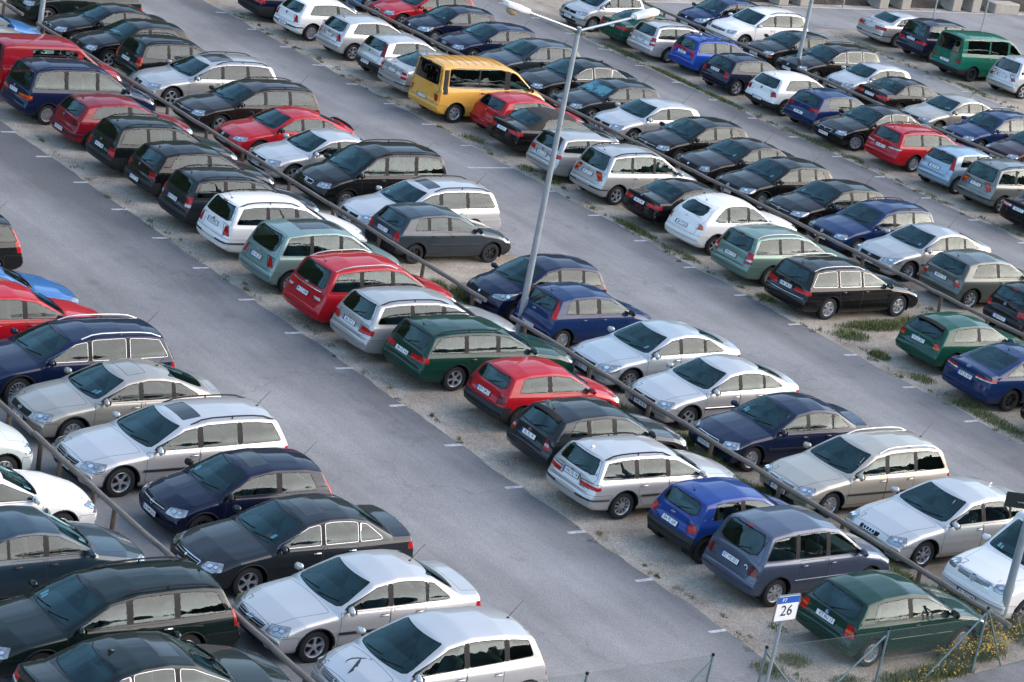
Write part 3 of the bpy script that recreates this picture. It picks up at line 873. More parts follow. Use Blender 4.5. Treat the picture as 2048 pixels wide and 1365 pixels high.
    if e:
        for front in (True, False):
            z = zn-.078 if front else c.get('ez', z_b-.06)
            if not front and c.get('ez') == 0: continue
            p = end_pt(0, z, front); q = end_pt(0, z+.03, front)
            if p is None or q is None: continue
            t = (q-p).normalized(); x = Vector((1 if front else -1, 0, 0)); nrm = (x-t*x.dot(t)).normalized(); yv = t.cross(nrm); o = p+nrm*.014
            m = MB(); es = c.get('es', 1)
            if e == 'rings':
                for k in (-1.5, -.5, .5, 1.5): m.disc(o+yv*k*.062*es, yv, t, .042*es, .042*es, CHROME, 14, .70)
            elif e == 'vw':
                r = .055*es; m.disc(o, yv, t, r, r, CHROME, 16, .82); m.disc(o-nrm*.003, yv, t, r*.82, r*.82, PBLUE if not front else BLACK, 16)
                for a, b in (((-.55, .55), (0, .12)), ((.55, .55), (0, .12)), ((-.72, .1), (-.3, -.68)), ((-.3, -.68), (0, -.1)), ((0, -.1), (.3, -.68)), ((.3, -.68), (.72, .1))):
                    m.tube([o+yv*a[0]*r+t*a[1]*r, o+yv*b[0]*r+t*b[1]*r], r*.09, CHROME, 4)
            elif e == 'bolt':
                r = .050*es; m.disc(o, yv, t, r, r, CHROME, 16, .76); m.tube([o-yv*r*1.35-t*r*.12, o+yv*r*1.35+t*r*.12], r*.13, CHROME, 4)
            elif e == 'star':
                r = .050*es; m.disc(o, yv, t, r, r, CHROME, 16, .84)
                for k in range(3):
                    a = math.pi/2+k*2.0944; m.tube([o, o+yv*math.cos(a)*r*.9+t*math.sin(a)*r*.9], r*.12, CHROME, 4, r*.05)
            elif e == 'roundel':
                r = .040*es; m.disc(o, yv, t, r, r, BLACK, 16); m.disc(o+nrm*.002, yv, t, r*.62, r*.62, PBLUE, 12); m.disc(o+nrm*.003, yv, t, r*.44, r*.44, PWHITE, 4)
            elif e == 'oval': m.disc(o, yv, t, .06*es, .028*es, CHROME, 16, .80); m.disc(o-nrm*.002, yv, t, .05*es, .023*es, PBLUE, 16)
            elif e == 'wing': m.disc(o, yv, t, .058*es, .045*es, CHROME, 16, .8); m.tube([o-yv*.05*es+t*.02*es, o-t*.012*es, o+yv*.05*es+t*.02*es], .006*es, CHROME, 4)
            elif e == 'diamond':
                m.disc(o, yv, t, .034*es, .050*es, CHROME, 4, .55)
            elif e == 'cross':
                m.box(o, (.006, .07*es, .018*es), LORANGE)
                m.tube([o-yv*.08*es, o+yv*.08*es], .012*es, ALU, 4)
            elif e == 'esse': m.disc(o, yv, t, .045*es, .042*es, CHROME, 4, .6); m.tube([o-yv*.03*es+t*.03*es, o, o+yv*.03*es-t*.03*es], .007*es, CHROME, 4)
            elif e == 'disc': m.disc(o, yv, t, .04*es, .04*es, CHROME, 14)
            m.build('badge', root, False)
    for sg, mh in bowls:
        hp = [o for o in made.get('headlight', []) if (sum(v.co.y for v in o.data.vertices) > 0) == (sg > 0)]
        mh.build('reflector', hp[0] if hp else root, False)
    # -- cabin
    cb = '_beige' if c.get('beige') else ''
    zf = .20+max(0, H-1.46)*.45; ss = pb[0]-.30
    for y in (hw*.42, -hw*.42): obj('front_seat', shared('front_seat'+cb), root, Matrix.Translation((L/2-ss, y, zf+.08)))
    obj('rear_bench', shared('rear_bench'+cb), root, Matrix.Translation((L/2-ss-.82, 0, zf+.10)) @ Matrix.Diagonal((1, hw*.76/.60, 1, 1)))
    if H > 1.66 and not boot: obj('rear_bench', shared('rear_bench'+cb), root, Matrix.Translation((L/2-ss-1.62, 0, zf+.12)) @ Matrix.Diagonal((1, hw*.76/.60, 1, 1)))
    obj('dashboard', shared('dashboard'), root, Matrix.Translation((L/2-s_c-.42, 0, z_c-.14)) @ Matrix.Diagonal((1, hw*.84/.66, 1, 1)))
    obj('steering_wheel', shared('steering_wheel'), root, Matrix.Translation((L/2-s_c-.74, hw*.42, z_c-.03)) @ Matrix.Rotation(R(-65), 4, 'Y'))
    pm_ = end_pt(0, z_w-.13, True, -.07)
    if pm_ is not None:
        m = MB(); m.box(pm_, (.012, .11, .032), DASH, None, .01); m.tube([pm_, pm_+Vector((.03, 0, .07))], .008, DASH, 5); m.build('rear_view_mirror', root)
    if random.random() < .6:
        k_ = random.choice((-1, 1)); m = MB()
        for (yy, zz, w2, md) in ((k_*.55, .10, .035, PAPER), (k_*.45, .09, .028, random.choice((PBLUE, LORANGE, PAPER)))):
            q_ = [end_pt((yy*hw)+a_, z_c+zz+b_, True, -.006) for a_, b_ in ((-w2, -w2), (w2, -w2), (w2, w2), (-w2, w2))]
            if all(v is not None for v in q_): m.add(q_, [(0, 1, 2, 3)], md)
        if m.v: m.build('windscreen_sticker', root, False)
    if c.get('shade'):
        m = MB(); pts = []
        for i in range(7):
            for j in range(4):
                p = end_pt((-.74+1.48*i/6)*hw*(.95-.10*j/3), z_c+.06+(z_w-z_c-.16)*j/3, True, -.03); pts.append(p)
        if all(pts):
            m.add(pts, [(4*i+j, 4*i+j+1, 4*i+j+5, 4*i+j+4) for i in range(6) for j in range(3)], plain_shade()); m.build('windscreen_sun_shade', root)
    for f in c.get('extra', []): f(root, c, dict(end=end_pt, side=side_pt, top=top_pt, PA=PA, s_w=s_w, s_r=s_r, s_c=s_c, z_c=z_c, z_r=z_r, z_b=z_b, hw=hw, Y=Y, tt=tt, belt=belt))
    return root
def plain_shade():
    if 'shade' in MIDX: return MIDX['shade']
    m, nt, out = _new('shade'); Lk = nt.links
    tc = N(nt, 'ShaderNodeTexCoord'); v = N(nt, 'ShaderNodeTexVoronoi', Scale=7.0); Lk.new(tc.outputs['Object'], v.inputs['Vector'])
    cr = N(nt, 'ShaderNodeValToRGB'); e = cr.color_ramp
    e.elements[0].position = 0; e.elements[0].color = (.75, .8, .82, 1); e.elements[1].position = .9; e.elements[1].color = (.05, .35, .65, 1)
    for p_, c_ in ((.55, (.75, .8, .82, 1)), (.6, (.12, .5, .7, 1)), (.7, (.75, .8, .82, 1)), (.8, (.8, .2, .2, 1))):
        q = e.elements.new(p_); q.color = c_
    cr.color_ramp.interpolation = 'CONSTANT'
    sx = N(nt, 'ShaderNodeSeparateColor'); Lk.new(v.outputs['Color'], sx.inputs[0]); Lk.new(sx.outputs[0], cr.inputs[0])
    b = N(nt, 'ShaderNodeBsdfPrincipled', Roughness=.6); Lk.new(cr.outputs[0], b.inputs['Base Color']); Lk.new(b.outputs[0], out.inputs[0])
    return _reg('shade', m)
# ------------------------------------------------------------------ the cars, row by row
PT = dict(
 sage=('sage', (.12, .195, .165), .35), greygreen=('grey_green', (.075, .088, .080), .4),
 white=('white', (.70, .685, .665), 0), silver=('silver', (.40, .395, .39), .5), lsilver=('light_silver', (.50, .49, .485), .5), sgrey=('silver_grey', (.135, .15, .145), .45),
 beige=('champagne', (.40, .365, .31), .45), bgrey=('warm_grey', (.33, .31, .275), .45), black=('black', (.0035, .0036, .0045), 0), brblack=('brown_black', (0.0132, 0.0099, 0.0099), .2),
 dgreen=('dark_green', (.0022, .030, .021), 0), bgreen=('black_green', (.003, .0085, .008), 0), ggrey=('green_grey', (0.0066, 0.0121, 0.0116), .2), navy=('navy', (.003, .0085, .034), 0),
 dnavy=('dark_navy', (.003, .0055, .022), 0), dslate=('dark_slate', (.013, .017, .021), .2), slate=('slate', (0.0210, 0.0315, 0.0420), .3), petrol=('petrol', (0.0154, 0.0350, 0.0525), .3),
 blue=('blue', (.008, .036, .19), .1), vblue=('vivid_blue', (.008, .050, .30), .1), mblue=('mid_blue', (.004, .020, .080), 0), sblue=('sky_blue', (.03, .14, .36), .25), lblue=('pale_blue', (.25, .35, .43), .35), gblue=('grey_blue', (.055, .072, .115), .4),
 iblue=('ice_blue', (.40, .435, .46), .4), aqua=('aqua', (.155, .235, .225), .35), red=('red', (.36, .006, .014), 0), dred=('deep_red', (0.1820, 0.0056, 0.0140), .1), cred=('crimson', (0.2240, 0.0056, 0.0154), 0), maroon=('maroon', (0.0248, 0.0055, 0.0099), .1),
 yellow=('melon_yellow', (.62, .32, .06), 0), tgreen=('teal_green', (.004, .11, .07), 0), pgreen=('pine_green', (.004, .056, .036), 0), mint=('mint_white', (.55, .60, .57), .2))
CARS = []
def C(row, y, x, tpl, kind, dims, col, plate, label, **o):
    L, W, H, wb, fo = dims
    CARS.append(dict(row=row, y=y, x=x, tpl=tpl, kind=kind, L=L, W=W, H=H, wb=wb, fo=fo, paint=PT[col], plate=plate, label=label, **o))
HB, ES, SA, MV, VN = 'hatchback_car', 'estate_car', 'saloon_car', 'minivan', 'van'
A5, A7, A10, CV = ('alloy', 5), ('alloy', 7), ('fine', 10), ('cover', 9)
WH = [(.70, .76, 'w')]

# extras ------------------------------------------------------------
def roof_ribs(root, c, q):
    m = MB(); s0, s1 = q['s_w']+.35, q['s_r']-.15
    for k in range(9):
        s = s0+(s1-s0)*k/8; pts = [q['top'](s, q['hw']*.62*(i-3)/3, .002) for i in range(7)]
        pts = [p for p in pts if p]; m.tube(pts, .006, q['PA'], 5)
    m.build('roof_rib', root)
def bonnet_swoosh(root, c, q):
    m = MB()
    def stroke(pts, w):
        vs = []; fs = []
        P = [q['top'](s, y, .004) for s, y in pts]; n = len(P)
        for i, p in enumerate(P):
            t = (P[min(i+1, n-1)]-P[max(i-1, 0)]).normalized(); a = t.cross(Vector((0, 0, 1))).normalized()*w*math.sin(math.pi*(i+.35)/(n-.3))
            vs += [p+a, p-a]
        for i in range(n-1): fs.append((2*i, 2*i+1, 2*i+3, 2*i+2))
        m.add(vs, fs, PBLACK)
    stroke([(.38, -.20), (.45, -.24), (.54, -.24), (.62, -.19), (.70, -.11), (.73, -.09)], .018)
    stroke([(.27, .08), (.36, .06), (.46, .01), (.56, -.07), (.64, -.14)], .036)
    stroke([(.75, -.03), (.765, -.02), (.78, -.01)], .014)
    m.build('bonnet_sticker', root, False)
def round_sticker(root, c, q):
    p = q['end'](-.46, .80, False, .006)
    if p:
        m = MB(); m.disc(p, (0, 1, 0), (0, 0, 1), .055, .055, PWHITE, 16); m.disc(p+Vector((-.002, 0, 0)), (0, 1, 0), (0, 0, 1), .035, .03, LRED2, 12); m.build('round_sticker', root, False)
def black_pillar(root, c, q):
    for sg in (1, -1):
        m = MB(); vs = []; fs = []; n = 8
        for i in range(n):
            z = .98+.80*i/(n-1); a = q['side'](c['L']-.42, z, sg, .006); b = q['side'](c['L']-.26, z, sg, .010); e = q['end'](sg*q['hw']*.84*(1-.10*i/n), z, False, .008)
            vs += [a, b, e]
        if all(vs):
            for i in range(n-1):
                for j in range(2): fs.append((3*i+j, 3*i+j+1, 3*i+j+4, 3*i+j+3))
            m.add(vs, fs, PLASTIC); m.build('rear_pillar_trim', root)
def high_brake(root, c, q):
    p = q['end'](0, q['z_r']-.03, False, .006); m = MB(); m.box(p, (.012, .10, .012), LRED, None, .006); m.build('brake_light', root)
def red_panel(root, c, q):
    m = MB(); vs = []; fs = []
    for i in range(13):
        y = q['hw']*.80*(i-6)/6
        for z in (.90, .985): vs.append(q['end'](y, z, False, .006))
    for i in range(12): fs.append((2*i, 2*i+1, 2*i+3, 2*i+2))
    if all(vs): m.add(vs, fs, LRED); m.build('red_reflector_band', root)
def chrome_bar(root, c, q):
    z = c.get('barz', .90); pts = [q['end'](q['hw']*.72*(i-5)/5, z, False, .006) for i in range(11)]; pts = [p for p in pts if p]
    m = MB(); m.tube(pts, .016, CHROME, 6); m.build('tailgate_bar', root)
def bumper_bar(root, c, q):
    pts = [q['end'](q['hw']*.86*(i-5)/5, .63, False, .008) for i in range(11)]; pts = [p for p in pts if p]
    m = MB(); m.tube(pts, .010, CHROME, 6); m.build('bumper_trim', root)
def snow_paper(root, c, q):
    p = q['top'](q['s_c']+.62, .25); m = MB(); m.box((c['L']/2-q['s_c']-.42, -.25, q['z_c']+.03), (.10, .15, .008), PAPER); m.build('paper_on_dashboard', root)

# ---- first row on the left, behind the first rail -------------------
C('A', 43.1, 22.70, 'mono', HB, (3.70, 1.66, 1.48, 2.37, .75), 'mint', 'BA RT 210', 'pale mint hatchback nose cut off at the left edge, behind the first rail', ant=0, emb='wing')
C('A', 40.4, 22.75, 'saloon', SA, (4.55, 1.73, 1.40, 2.65, .90), 'white', 'BA LK 72', 'white saloon at the left edge, pointing right beside the teal blue saloon', emb='disc', rim=A5)
C('A', 38.0, 22.60, 'saloon', SA, (4.25, 1.71, 1.43, 2.61, .86), 'petrol', 'BA UN 404', 'teal blue saloon with black side glass, between white saloon and black-green estate', emb='bolt', hand='black')
C('A', 35.25, 22.87, 'estate', ES, (4.83, 1.76, 1.47, 2.77, .95), 'bgreen', 'LIF SC 95', 'large black-green estate facing left in the lower left corner, chrome handles', face='L', rails='body', hand='chrome', tl='col', rim=('alloy', 9), R=.315, quarter=1, bow=(.09, .13, .03, .04))
C('A', 32.85, 22.75, 'saloon', SA, (4.78, 1.80, 1.43, 2.83, .83), 'ggrey', 'BA MG 520', 'dark grey-green saloon with sunroof, cut off by the bottom edge', trim='chrome', sun=1, ant=2, grille='kidney', emb='roundel', R=.325, rim=A5, tb=WH)
# ---- second row: noses against the first rail ----------------------
C('B', 54.6, 27.75, 'estate', ES, (4.71, 1.80, 1.48, 2.76, .95), 'black', 'BA V 70', 'black estate tail with tall red lamps, alone at the left edge', endx=1, tl=([(.72, .68), (.66, 1.25)], [(.30, .70), (.50, 1.26)], 62), trim='black', bz=.62, rim=A5, emb='esse', dlb=.06, dlt=.06)
C('B', 51.3, 27.72, 'saloon', SA, (4.52, 1.80, 1.42, 2.72, .85), 'sblue', 'BA BM 323', 'bright sky blue saloon, only bonnet and windscreen in view at left edge', face='R', endx=1, grille='kidney', emb='roundel', rim=A5)
C('B', 49.6, 27.70, 'estate', ES, (4.50, 1.78, 1.46, 2.70, .90), 'red', 'BA SW 407', 'bright red car with dark door glass, pointing right at left edge', face='R', endx=1, pillars=True, rim=A5)
C('B', 47.0, 23.05, 'estate', ES, (4.80, 1.81, 1.48, 2.76, .93), 'navy', 'BA VI 62', 'navy estate with silver roof rails and chrome window frames, left edge', trim='chrome', rails='silver', emb='rings', R=.32, rim=('fine', 14), ant=1, tl='low')
C('B', 44.7, 23.32, 'fast', HB, (4.49, 1.71, 1.42, 2.64, .88), 'bgrey', 'BA VT 198', 'warm grey fastback with sunroof outline, between navy estate and silver estate', emb='bolt', sun=2, grille='slat', nsl=1, ant=1, mir='flat')
C('B', 42.2, 23.15, 'estate', ES, (4.85, 1.82, 1.48, 2.85, .85), 'lsilver', 'BA IS 136', 'silver estate with black roof rails, dark sunroof and twin round headlamps', rails='black', sun=1, emb='star', grille='chrome', R=.325, rim=A5, ant=1, rub='body', hl=dict(wrap=.42))
C('B', 39.75, 23.82, 'mini', HB, (3.82, 1.65, 1.44, 2.49, .75), 'dnavy', 'LB KM 2636', 'small navy three-door hatchback with chrome grille bar, behind the first rail', doors=3, emb='bolt', grille='single', tl='high', sun=1, ant=1, mir='black', es=1.2, rim=('steel', 8), gz=.03)
C('B', 37.45, 23.32, 'saloon', SA, (4.67, 1.76, 1.445, 2.68, .95), 'dslate', 'BA HO 88', 'dark slate saloon with sunroof and chrome window line, between navy hatchback and silver saloon', trim='chrome', sun=1, grille='chrome', nsl=1, emb='disc', R=.32, rim=('alloy', 5), ant=0, hand='chrome', es=.8)
C('B', 34.85, 23.20, 'saloon', SA, (4.60, 1.80, 1.46, 2.70, .94), 'lsilver', 'BA VX 42', 'silver saloon with bold chrome grille, between dark slate saloon and silver compact', emb='bolt', grille='chrome', nsl=2, R=.315, rim=A5, ant=1, rub='body', es=1.4, hl=dict(z0=.56))
C('B', 32.2, 23.28, 'mono', HB, (4.20, 1.76, 1.57, 2.74, .83), 'lsilver', 'BA B 200', 'silver compact with black swoosh sticker on bonnet, at the bottom edge', emb='star', grille='chrome', nsl=3, tl='tall', ant=1, trim='black', tb=[(.80, .88, 'w')], rim=A5, R=.31, extra=[bonnet_swoosh], wedge=.08, dlb=-.12, es=1.3)
# ---- third row: tails to the first aisle, right of it ---------------
C('C', 75.5, 33.95, 'hatch', HB, (4.30, 1.72, 1.43, 2.55, .85), 'sblue', 'BA FR 11', 'bright blue car in the top left corner', ant=0)
C('C', 72.6, 33.65, 'fast', HB, (4.40, 1.72, 1.42, 2.60, .88), 'bgrey', 'BA AK 312', 'pale grey car half hidden behind the red high-roof van', ant=0)
C('C', 70.0, 33.9, 'van', VN, (4.40, 1.79, 1.82, 2.68, .88), 'cred', 'BA CY 77', 'crimson high-roof van with dark rear window, top left', ant=4, tl='col', ds={4: (.10, -.02), 5: (.15, -.05)}, pb=(1.62, 1.78), segs=[(0, 1.62), (1.80, 3.30)], hand='body', pillars='body', hdr=.16, dlb=-.05)
C('C', 67.7, 33.62, 'mpv', MV, (4.63, 1.81, 1.73, 2.84, .92), 'navy', 'BA SH 52', 'navy people carrier with roof rails, in front of the crimson van', rails='black', tl='wide', tb=[(.80, .86, 'o')], rim=('cover', 12), ant=4, emb='vw', pz=.86)
C('C', 65.05, 34.0, 'hatch', HB, (4.15, 1.735, 1.44, 2.51, .86), 'dred', 'BA JK 424', 'deep red five-door hatchback between navy people carrier and dark green estate', tl='box', tmat='deep', emb='vw', pzb=1, strip=1, ant=4)
C('C', 62.55, 33.95, 'estate', ES, (4.28, 1.69, 1.51, 2.52, .83), 'ggrey', 'BA XT 88', 'dark green estate with roof rails, between deep red and black hatchbacks', rails='black', bump='black', tl='box', emb='bolt', ant=4, rub='black', tdz=-.05, bow=(.06, .07, .04, .05), rr=.055, tumb=.665)
C('C', 60.3, 34.0, 'hatch', HB, (4.20, 1.76, 1.48, 2.58, .87), 'black', 'HO TC 24', 'black five-door hatchback with bright red lamps, between two dark estates', tl='round', emb='vw', pzb=1, ant=4, bump='black')
C('C', 57.75, 33.72, 'estate', ES, (4.45, 1.70, 1.53, 2.615, .86), 'dslate', 'BA DY 361', 'dark slate estate with roof rails, right before the white estate', rails='black', tl='col', tb=[(.72, .80, 'w')], emb='oval', bump='black', ant=4, ez=0)
C('C', 55.6, 33.75, 'estate', ES, (4.57, 1.77, 1.53, 2.58, .92), 'white', 'SPZ 8961', 'white estate with black rails and dark tailgate glass', rails='black', tl='box', emb='disc', strip=1, ant=4, pz=.84, extra=[high_brake])
C('C', 53.1, 33.62, 'cmpv', MV, (4.28, 1.75, 1.64, 2.76, .80), 'aqua', 'BA HK 303', 'pale aqua compact people carrier with dark panel roof', tl='box', emb='cross', sun=1, sunl=1.3, ant=0, hand='black', rim=('cover', 10), rwr=.14, tdz=.04)
C('C', 50.5, 33.42, 'cmpv', MV, (4.47, 1.80, 1.63, 2.70, .92), 'red', 'M CZ 6080', 'bright red people carrier with silver rails and chrome tailgate bar', rails='silver', tl='box', tb=[(.70, .76, 'w')], emb='bolt', ant=4, extra=[chrome_bar], R=.32, tdz=.08, pz=.76, barz=.98, ez=1.04)
C('C', 48.35, 33.52, 'estate', ES, (4.82, 1.80, 1.50, 2.83, .85), 'silver', 'BA DY 5', 'silver estate with oval red lamps, between red people carrier and dark green estate', rails='black', tl=([(.52, .70), (.58, .86)], [(.26, .70), (.30, .82)], 38), emb='star', ant=0, R=.32, eu=True, pz=.80)
C('C', 46.45, 33.82, 'estate', ES, (4.79, 1.78, 1.45, 2.69, .96), 'dgreen', 'BA UC 416', 'dark green estate with wide red lamps and star alloy wheels', rails='body', tl='wide', emb='rings', ez=0, R=.315, rim=A5, ant=4, eu=False, tumb=.73, dlb=.05, dlt=-.10)
C('C', 43.85, 34.38, 'mini', HB, (3.74, 1.63, 1.40, 2.30, .72), 'red', 'NEW DM 51', 'small red three-door hatchback with grey-black bumper', doors=3, bump='black', tl='round', tmat='deep', ant=0, bz=.60, emb='disc', ez=0)
C('C', 41.3, 33.85, 'hatch', HB, (4.23, 1.70, 1.42, 2.61, .80), 'dslate', 'PL FL 19', 'dark slate hatchback with big roof spoiler, beside small red hatchback', spoil=1, tl='box', tb=[(.74, .80, 'w')], emb='wing', ant=4, quarter=1, pc=(3.02, 3.10), extra=[high_brake])
C('C', 39.15, 33.42, 'estate', ES, (4.48, 1.74, 1.41, 2.725, .76), 'lsilver', 'HAS KJ 18', 'silver estate with black bumper strips and many-spoke alloys by the aisle', rails='body', tl='wide', tb=[(.82, .90, 'w')], emb='roundel', R=.315, rim=A10, ant=2, strip=1, rub='black', pz=.84)
C('C', 36.75, 34.30, 'mini', HB, (3.73, 1.61, 1.42, 2.44, .75), 'blue', 'BA PJ 169', 'vivid blue three-door hatchback with round red lamps and black bumper', doors=3, bump='black', tl='round', emb='bolt', ant=4, rwr=.16, rim=('steel', 8), pz=.72)
C('C', 34.75, 34.20, 'cmpv', MV, (4.13, 1.72, 1.62, 2.58, .80), 'gblue', 'BT HS 551', 'grey-blue compact people carrier with round sticker on the tailgate', tl='round', tmat='deep', emb='diamond', ez=0, ant=0, rim=('cover', 7), rwr=.16, rub='body', extra=[round_sticker, high_brake], tdz=.0, pz=.80)
C('C', 32.0, 34.42, 'hatch', HB, (4.02, 1.70, 1.42, 2.475, .82), 'dgreen', 'KT RU 13', 'dark green three-door hatchback beside the parking sign', doors=3, tl='box', emb='vw', eu=False, ant=0, rim=('cover', 12), rub='body', hand='black', mir='black', ind=1, tb=[(.76, .80, 'o')], tdz=-.02, R=.295, rw=(.86, .88), rwz=-.02, dlb=-.05, dlt=.06, bow=(.06, .07, .04, .05), rr=.055, tumb=.665)
# ---- fourth row: noses (mostly) against the second rail -------------
C('D', 79.25, 39.05, 'suv', 'off_road_car', (4.66, 1.87, 1.70, 2.86, .90), 'ggrey', 'BA XJ 3', 'dark off-road car at the top edge, left of the black saloon', grille='kidney', emb='roundel', R=.36, ant=0, rim=A5)
C('D', 76.5, 39.0, 'coupe', SA, (4.43, 1.71, 1.38, 2.70, .78), 'black', 'BA KF 325', 'black two-door saloon behind the leftmost lamp post', doors=3, grille='kidney', emb='roundel', rim=A10, ant=0)
C('D', 74.25, 39.02, 'hatch', HB, (4.05, 1.70, 1.43, 2.475, .82), 'black', 'BA PL 31', 'black hatchback with papers on its dashboard, near the top left', emb='vw', ant=0, beige=0, extra=[snow_paper], rim=A5, hl=dict(wrap=.28), bow=(.06, .07, .04, .05), rr=.055, tumb=.665)
C('D', 71.95, 39.52, 'estate', ES, (4.30, 1.70, 1.50, 2.52, .84), 'bgreen', 'BA GW 9', 'black-green estate with tail to the rail, beside silver estate', face='R', rails='black', tl='col', tb=[(.74, .80, 'o')], ant=4, emb='bolt', bow=(.06, .07, .04, .05), rr=.055, tumb=.665)
C('D', 69.85, 38.98, 'estate', ES, (4.84, 1.85, 1.48, 2.89, .80), 'silver', 'BA BK 530', 'silver estate with panel sunroof and black rails, far left block', rails='black', sun=1, sunl=.8, grille='kidney', emb='roundel', R=.325, rim=A5, ant=0, hand='body')
C('D', 67.0, 39.0, 'estate', ES, (4.70, 1.78, 1.47, 2.67, .95), 'brblack', 'BA MZ 6', 'brown-black estate with chrome-edged grille, between silver estate and red fastback', rails='black', grille='single', emb='wing', rim=A5, ant=1)
C('D', 64.3, 38.95, 'fast', HB, (4.35, 1.70, 1.40, 2.60, .88), 'red', 'BA RG 113', 'bright red fastback with grey sunroof and black mirrors', sun=2, mir='black', emb='bolt', ant=0, gw=.4, rim=('steel', 8), hl=dict(z0=.575, wrap=.38), bspoil=1)
C('D', 61.95, 38.80, 'saloon', SA, (4.38, 1.72, 1.42, 2.56, .86), 'lsilver', 'BA NL 608', 'pale silver saloon between bright red fastback and black people carrier', emb='disc', ant=1, rim=A5, hand='body')
C('D', 59.6, 39.0, 'mpv', MV, (4.63, 1.81, 1.73, 2.84, .95), 'black', 'BA AL 11', 'black people carrier with roof rails, nose behind the second rail', rails='black', emb='esse', es=1.7, rim=('fine', 12), R=.32, ant=4, grille='chrome', nsl=3, slc=0, gw=.36)
C('D', 56.95, 38.85, 'estate', ES, (4.82, 1.79, 1.50, 2.73, .95), 'lsilver', 'BA OM 25', 'silver estate with dark sunroof and black rails, behind navy hatchback', rails='black', sun=1, emb='bolt', grille='chrome', nsl=2, slc=0, ant=1, tl='col', rub='body', strip=0)
C('D', 55.1, 38.72, 'hatch', HB, (4.00, 1.66, 1.40, 2.52, .74), 'slate', 'BA KD 14', 'old dark blue-grey five-door hatchback with tail at the rail', face='R', tl='box', bump='black', quarter=1, pc=(2.86, 2.94), rim=('steel', 6), R=.285, ant=0, rub='black', mir='black', hand='black', dlb=-.06, bow=(.06, .06, .04, .05))
C('D', 50.45, 38.84, 'mono', HB, (3.83, 1.675, 1.525, 2.45, .75), 'navy', 'BA MZ 105', 'navy high-roof hatchback in front of the tall lamp post', emb='disc', tl='tall', ant=0, rim=('cover', 10), R=.29, hl=dict(wrap=.62, up=.11, z0=.66), rwip=1)
C('D', 48.55, 39.1, 'mini', HB, (3.82, 1.65, 1.44, 2.49, .75), 'mblue', 'BN TZ 711', 'mid-blue small five-door hatchback with tall red lamps, right of lamp post', face='R', tl='high', emb='bolt', ant=4, pzb=1, rim=('cover', 12), quarter=1, R=.285, pc=(2.84, 2.92), strip=0, mir='black')
C('D', 45.75, 38.72, 'fast', HB, (4.58, 1.77, 1.43, 2.75, .93), 'iblue', 'NES SG 110', 'pale ice-blue fastback behind the second rail', emb='diamond', ant=0, rim=('alloy', 9), R=.315, hl=dict(wrap=.50, up=.05), hand='chrome')
C('D', 43.35, 38.66, 'fast', HB, (4.49, 1.71, 1.42, 2.64, .88), 'lsilver', 'SHK BJ 82', 'white-silver fastback with wing-shaped mirrors, beside navy saloon', emb='bolt', ant=0, rub='chrome', rim=A5)
C('D', 40.85, 38.60, 'saloon', SA, (4.52, 1.72, 1.42, 2.69, .80), 'navy', 'DON AG 77', 'dark navy saloon with chrome-edged grille and sunroof outline', emb='star', sun=2, grille='chrome', nsl=3, slc=0, ant=0, rub='body', rim=('cover', 10), gw=.44)
C('D', 38.25, 38.62, 'estate', ES, (4.68, 1.75, 1.50, 2.70, .90), 'beige', 'HS LZ 666', 'champagne estate with bronze roof rails, behind the second rail', emb='vw', rails='silver', grille='chrome', nsl=3, ant=1, rub='black', rim=('cover', 10), es=1.4, bz=.52)
C('D', 35.6, 39.0, 'saloon', SA, (4.92, 1.86, 1.46, 2.84, .95), 'lsilver', 'SZ DJ 780', 'silver saloon with four-ring badge, behind the second rail at lower right', emb='rings', ant=2, R=.325, rim=A7, grille='chrome', nsl=3, slc=0, gw=.34, dlb=.18, dlt=.10, es=1.35, hand='body')
C('D', 32.7, 39.15, 'van', VN, (4.89, 1.90, 1.94, 3.0, .90), 'white', 'BL TV 244', 'white van with round badge at the right edge, by the lamp post', emb='vw', es=1.6, ant=0, grille='chrome', nsl=4, R=.34, rim=A5, iw=.62, sun=1, ds={3: (.25, -.02), 4: (.42, -.04), 5: (.38, .0)}, pb=(2.2, 2.32), pc=(3.3, 3.38))
# ---- fifth row: tails to the second aisle ---------------------------
C('E', 81.2, 49.35, 'saloon', SA, (4.60, 1.74, 1.42, 2.69, .82), 'dnavy', 'BA TD 4', 'navy saloon tail at the top edge, left of white hatchback', tl='wide', strip=0, ant=0, bz=.60, bump='black')
C('E', 78.8, 49.5, 'hatch', HB, (4.15, 1.735, 1.44, 2.51, .86), 'white', 'BA ZI 7', 'white five-door hatchback with black bumper strips, near the top', tl='box', emb='vw', pzb=1, strip=1, ant=0, hand='black')
C('E', 76.2, 49.75, 'hatch', HB, (4.18, 1.71, 1.47, 2.60, .85), 'lsilver', 'BA CO 16', 'pale silver three-door hatchback with six-spoke alloys, near the top', doors=3, tl='box', ant=4, rim=('alloy', 6), strip=0, emb='disc')
C('E', 73.55, 49.8, 'mini', HB, (3.84, 1.66, 1.48, 2.46, .75), 'lsilver', 'BA PU 60', 'silver small hatchback with tall dark red lamps', tl='high', tmat='deep', pzb=1, ant=0, bump='black', emb='disc', bz=.56)
C('E', 71.4, 49.4, 'fast', HB, (4.57, 1.77, 1.46, 2.58, .90), 'silver', 'BA OC 22', 'silver fastback tucked behind the yellow van', tl='box', strip=1, ant=4, emb='disc', tb=[(.76, .80, 'w')], pz=.84)
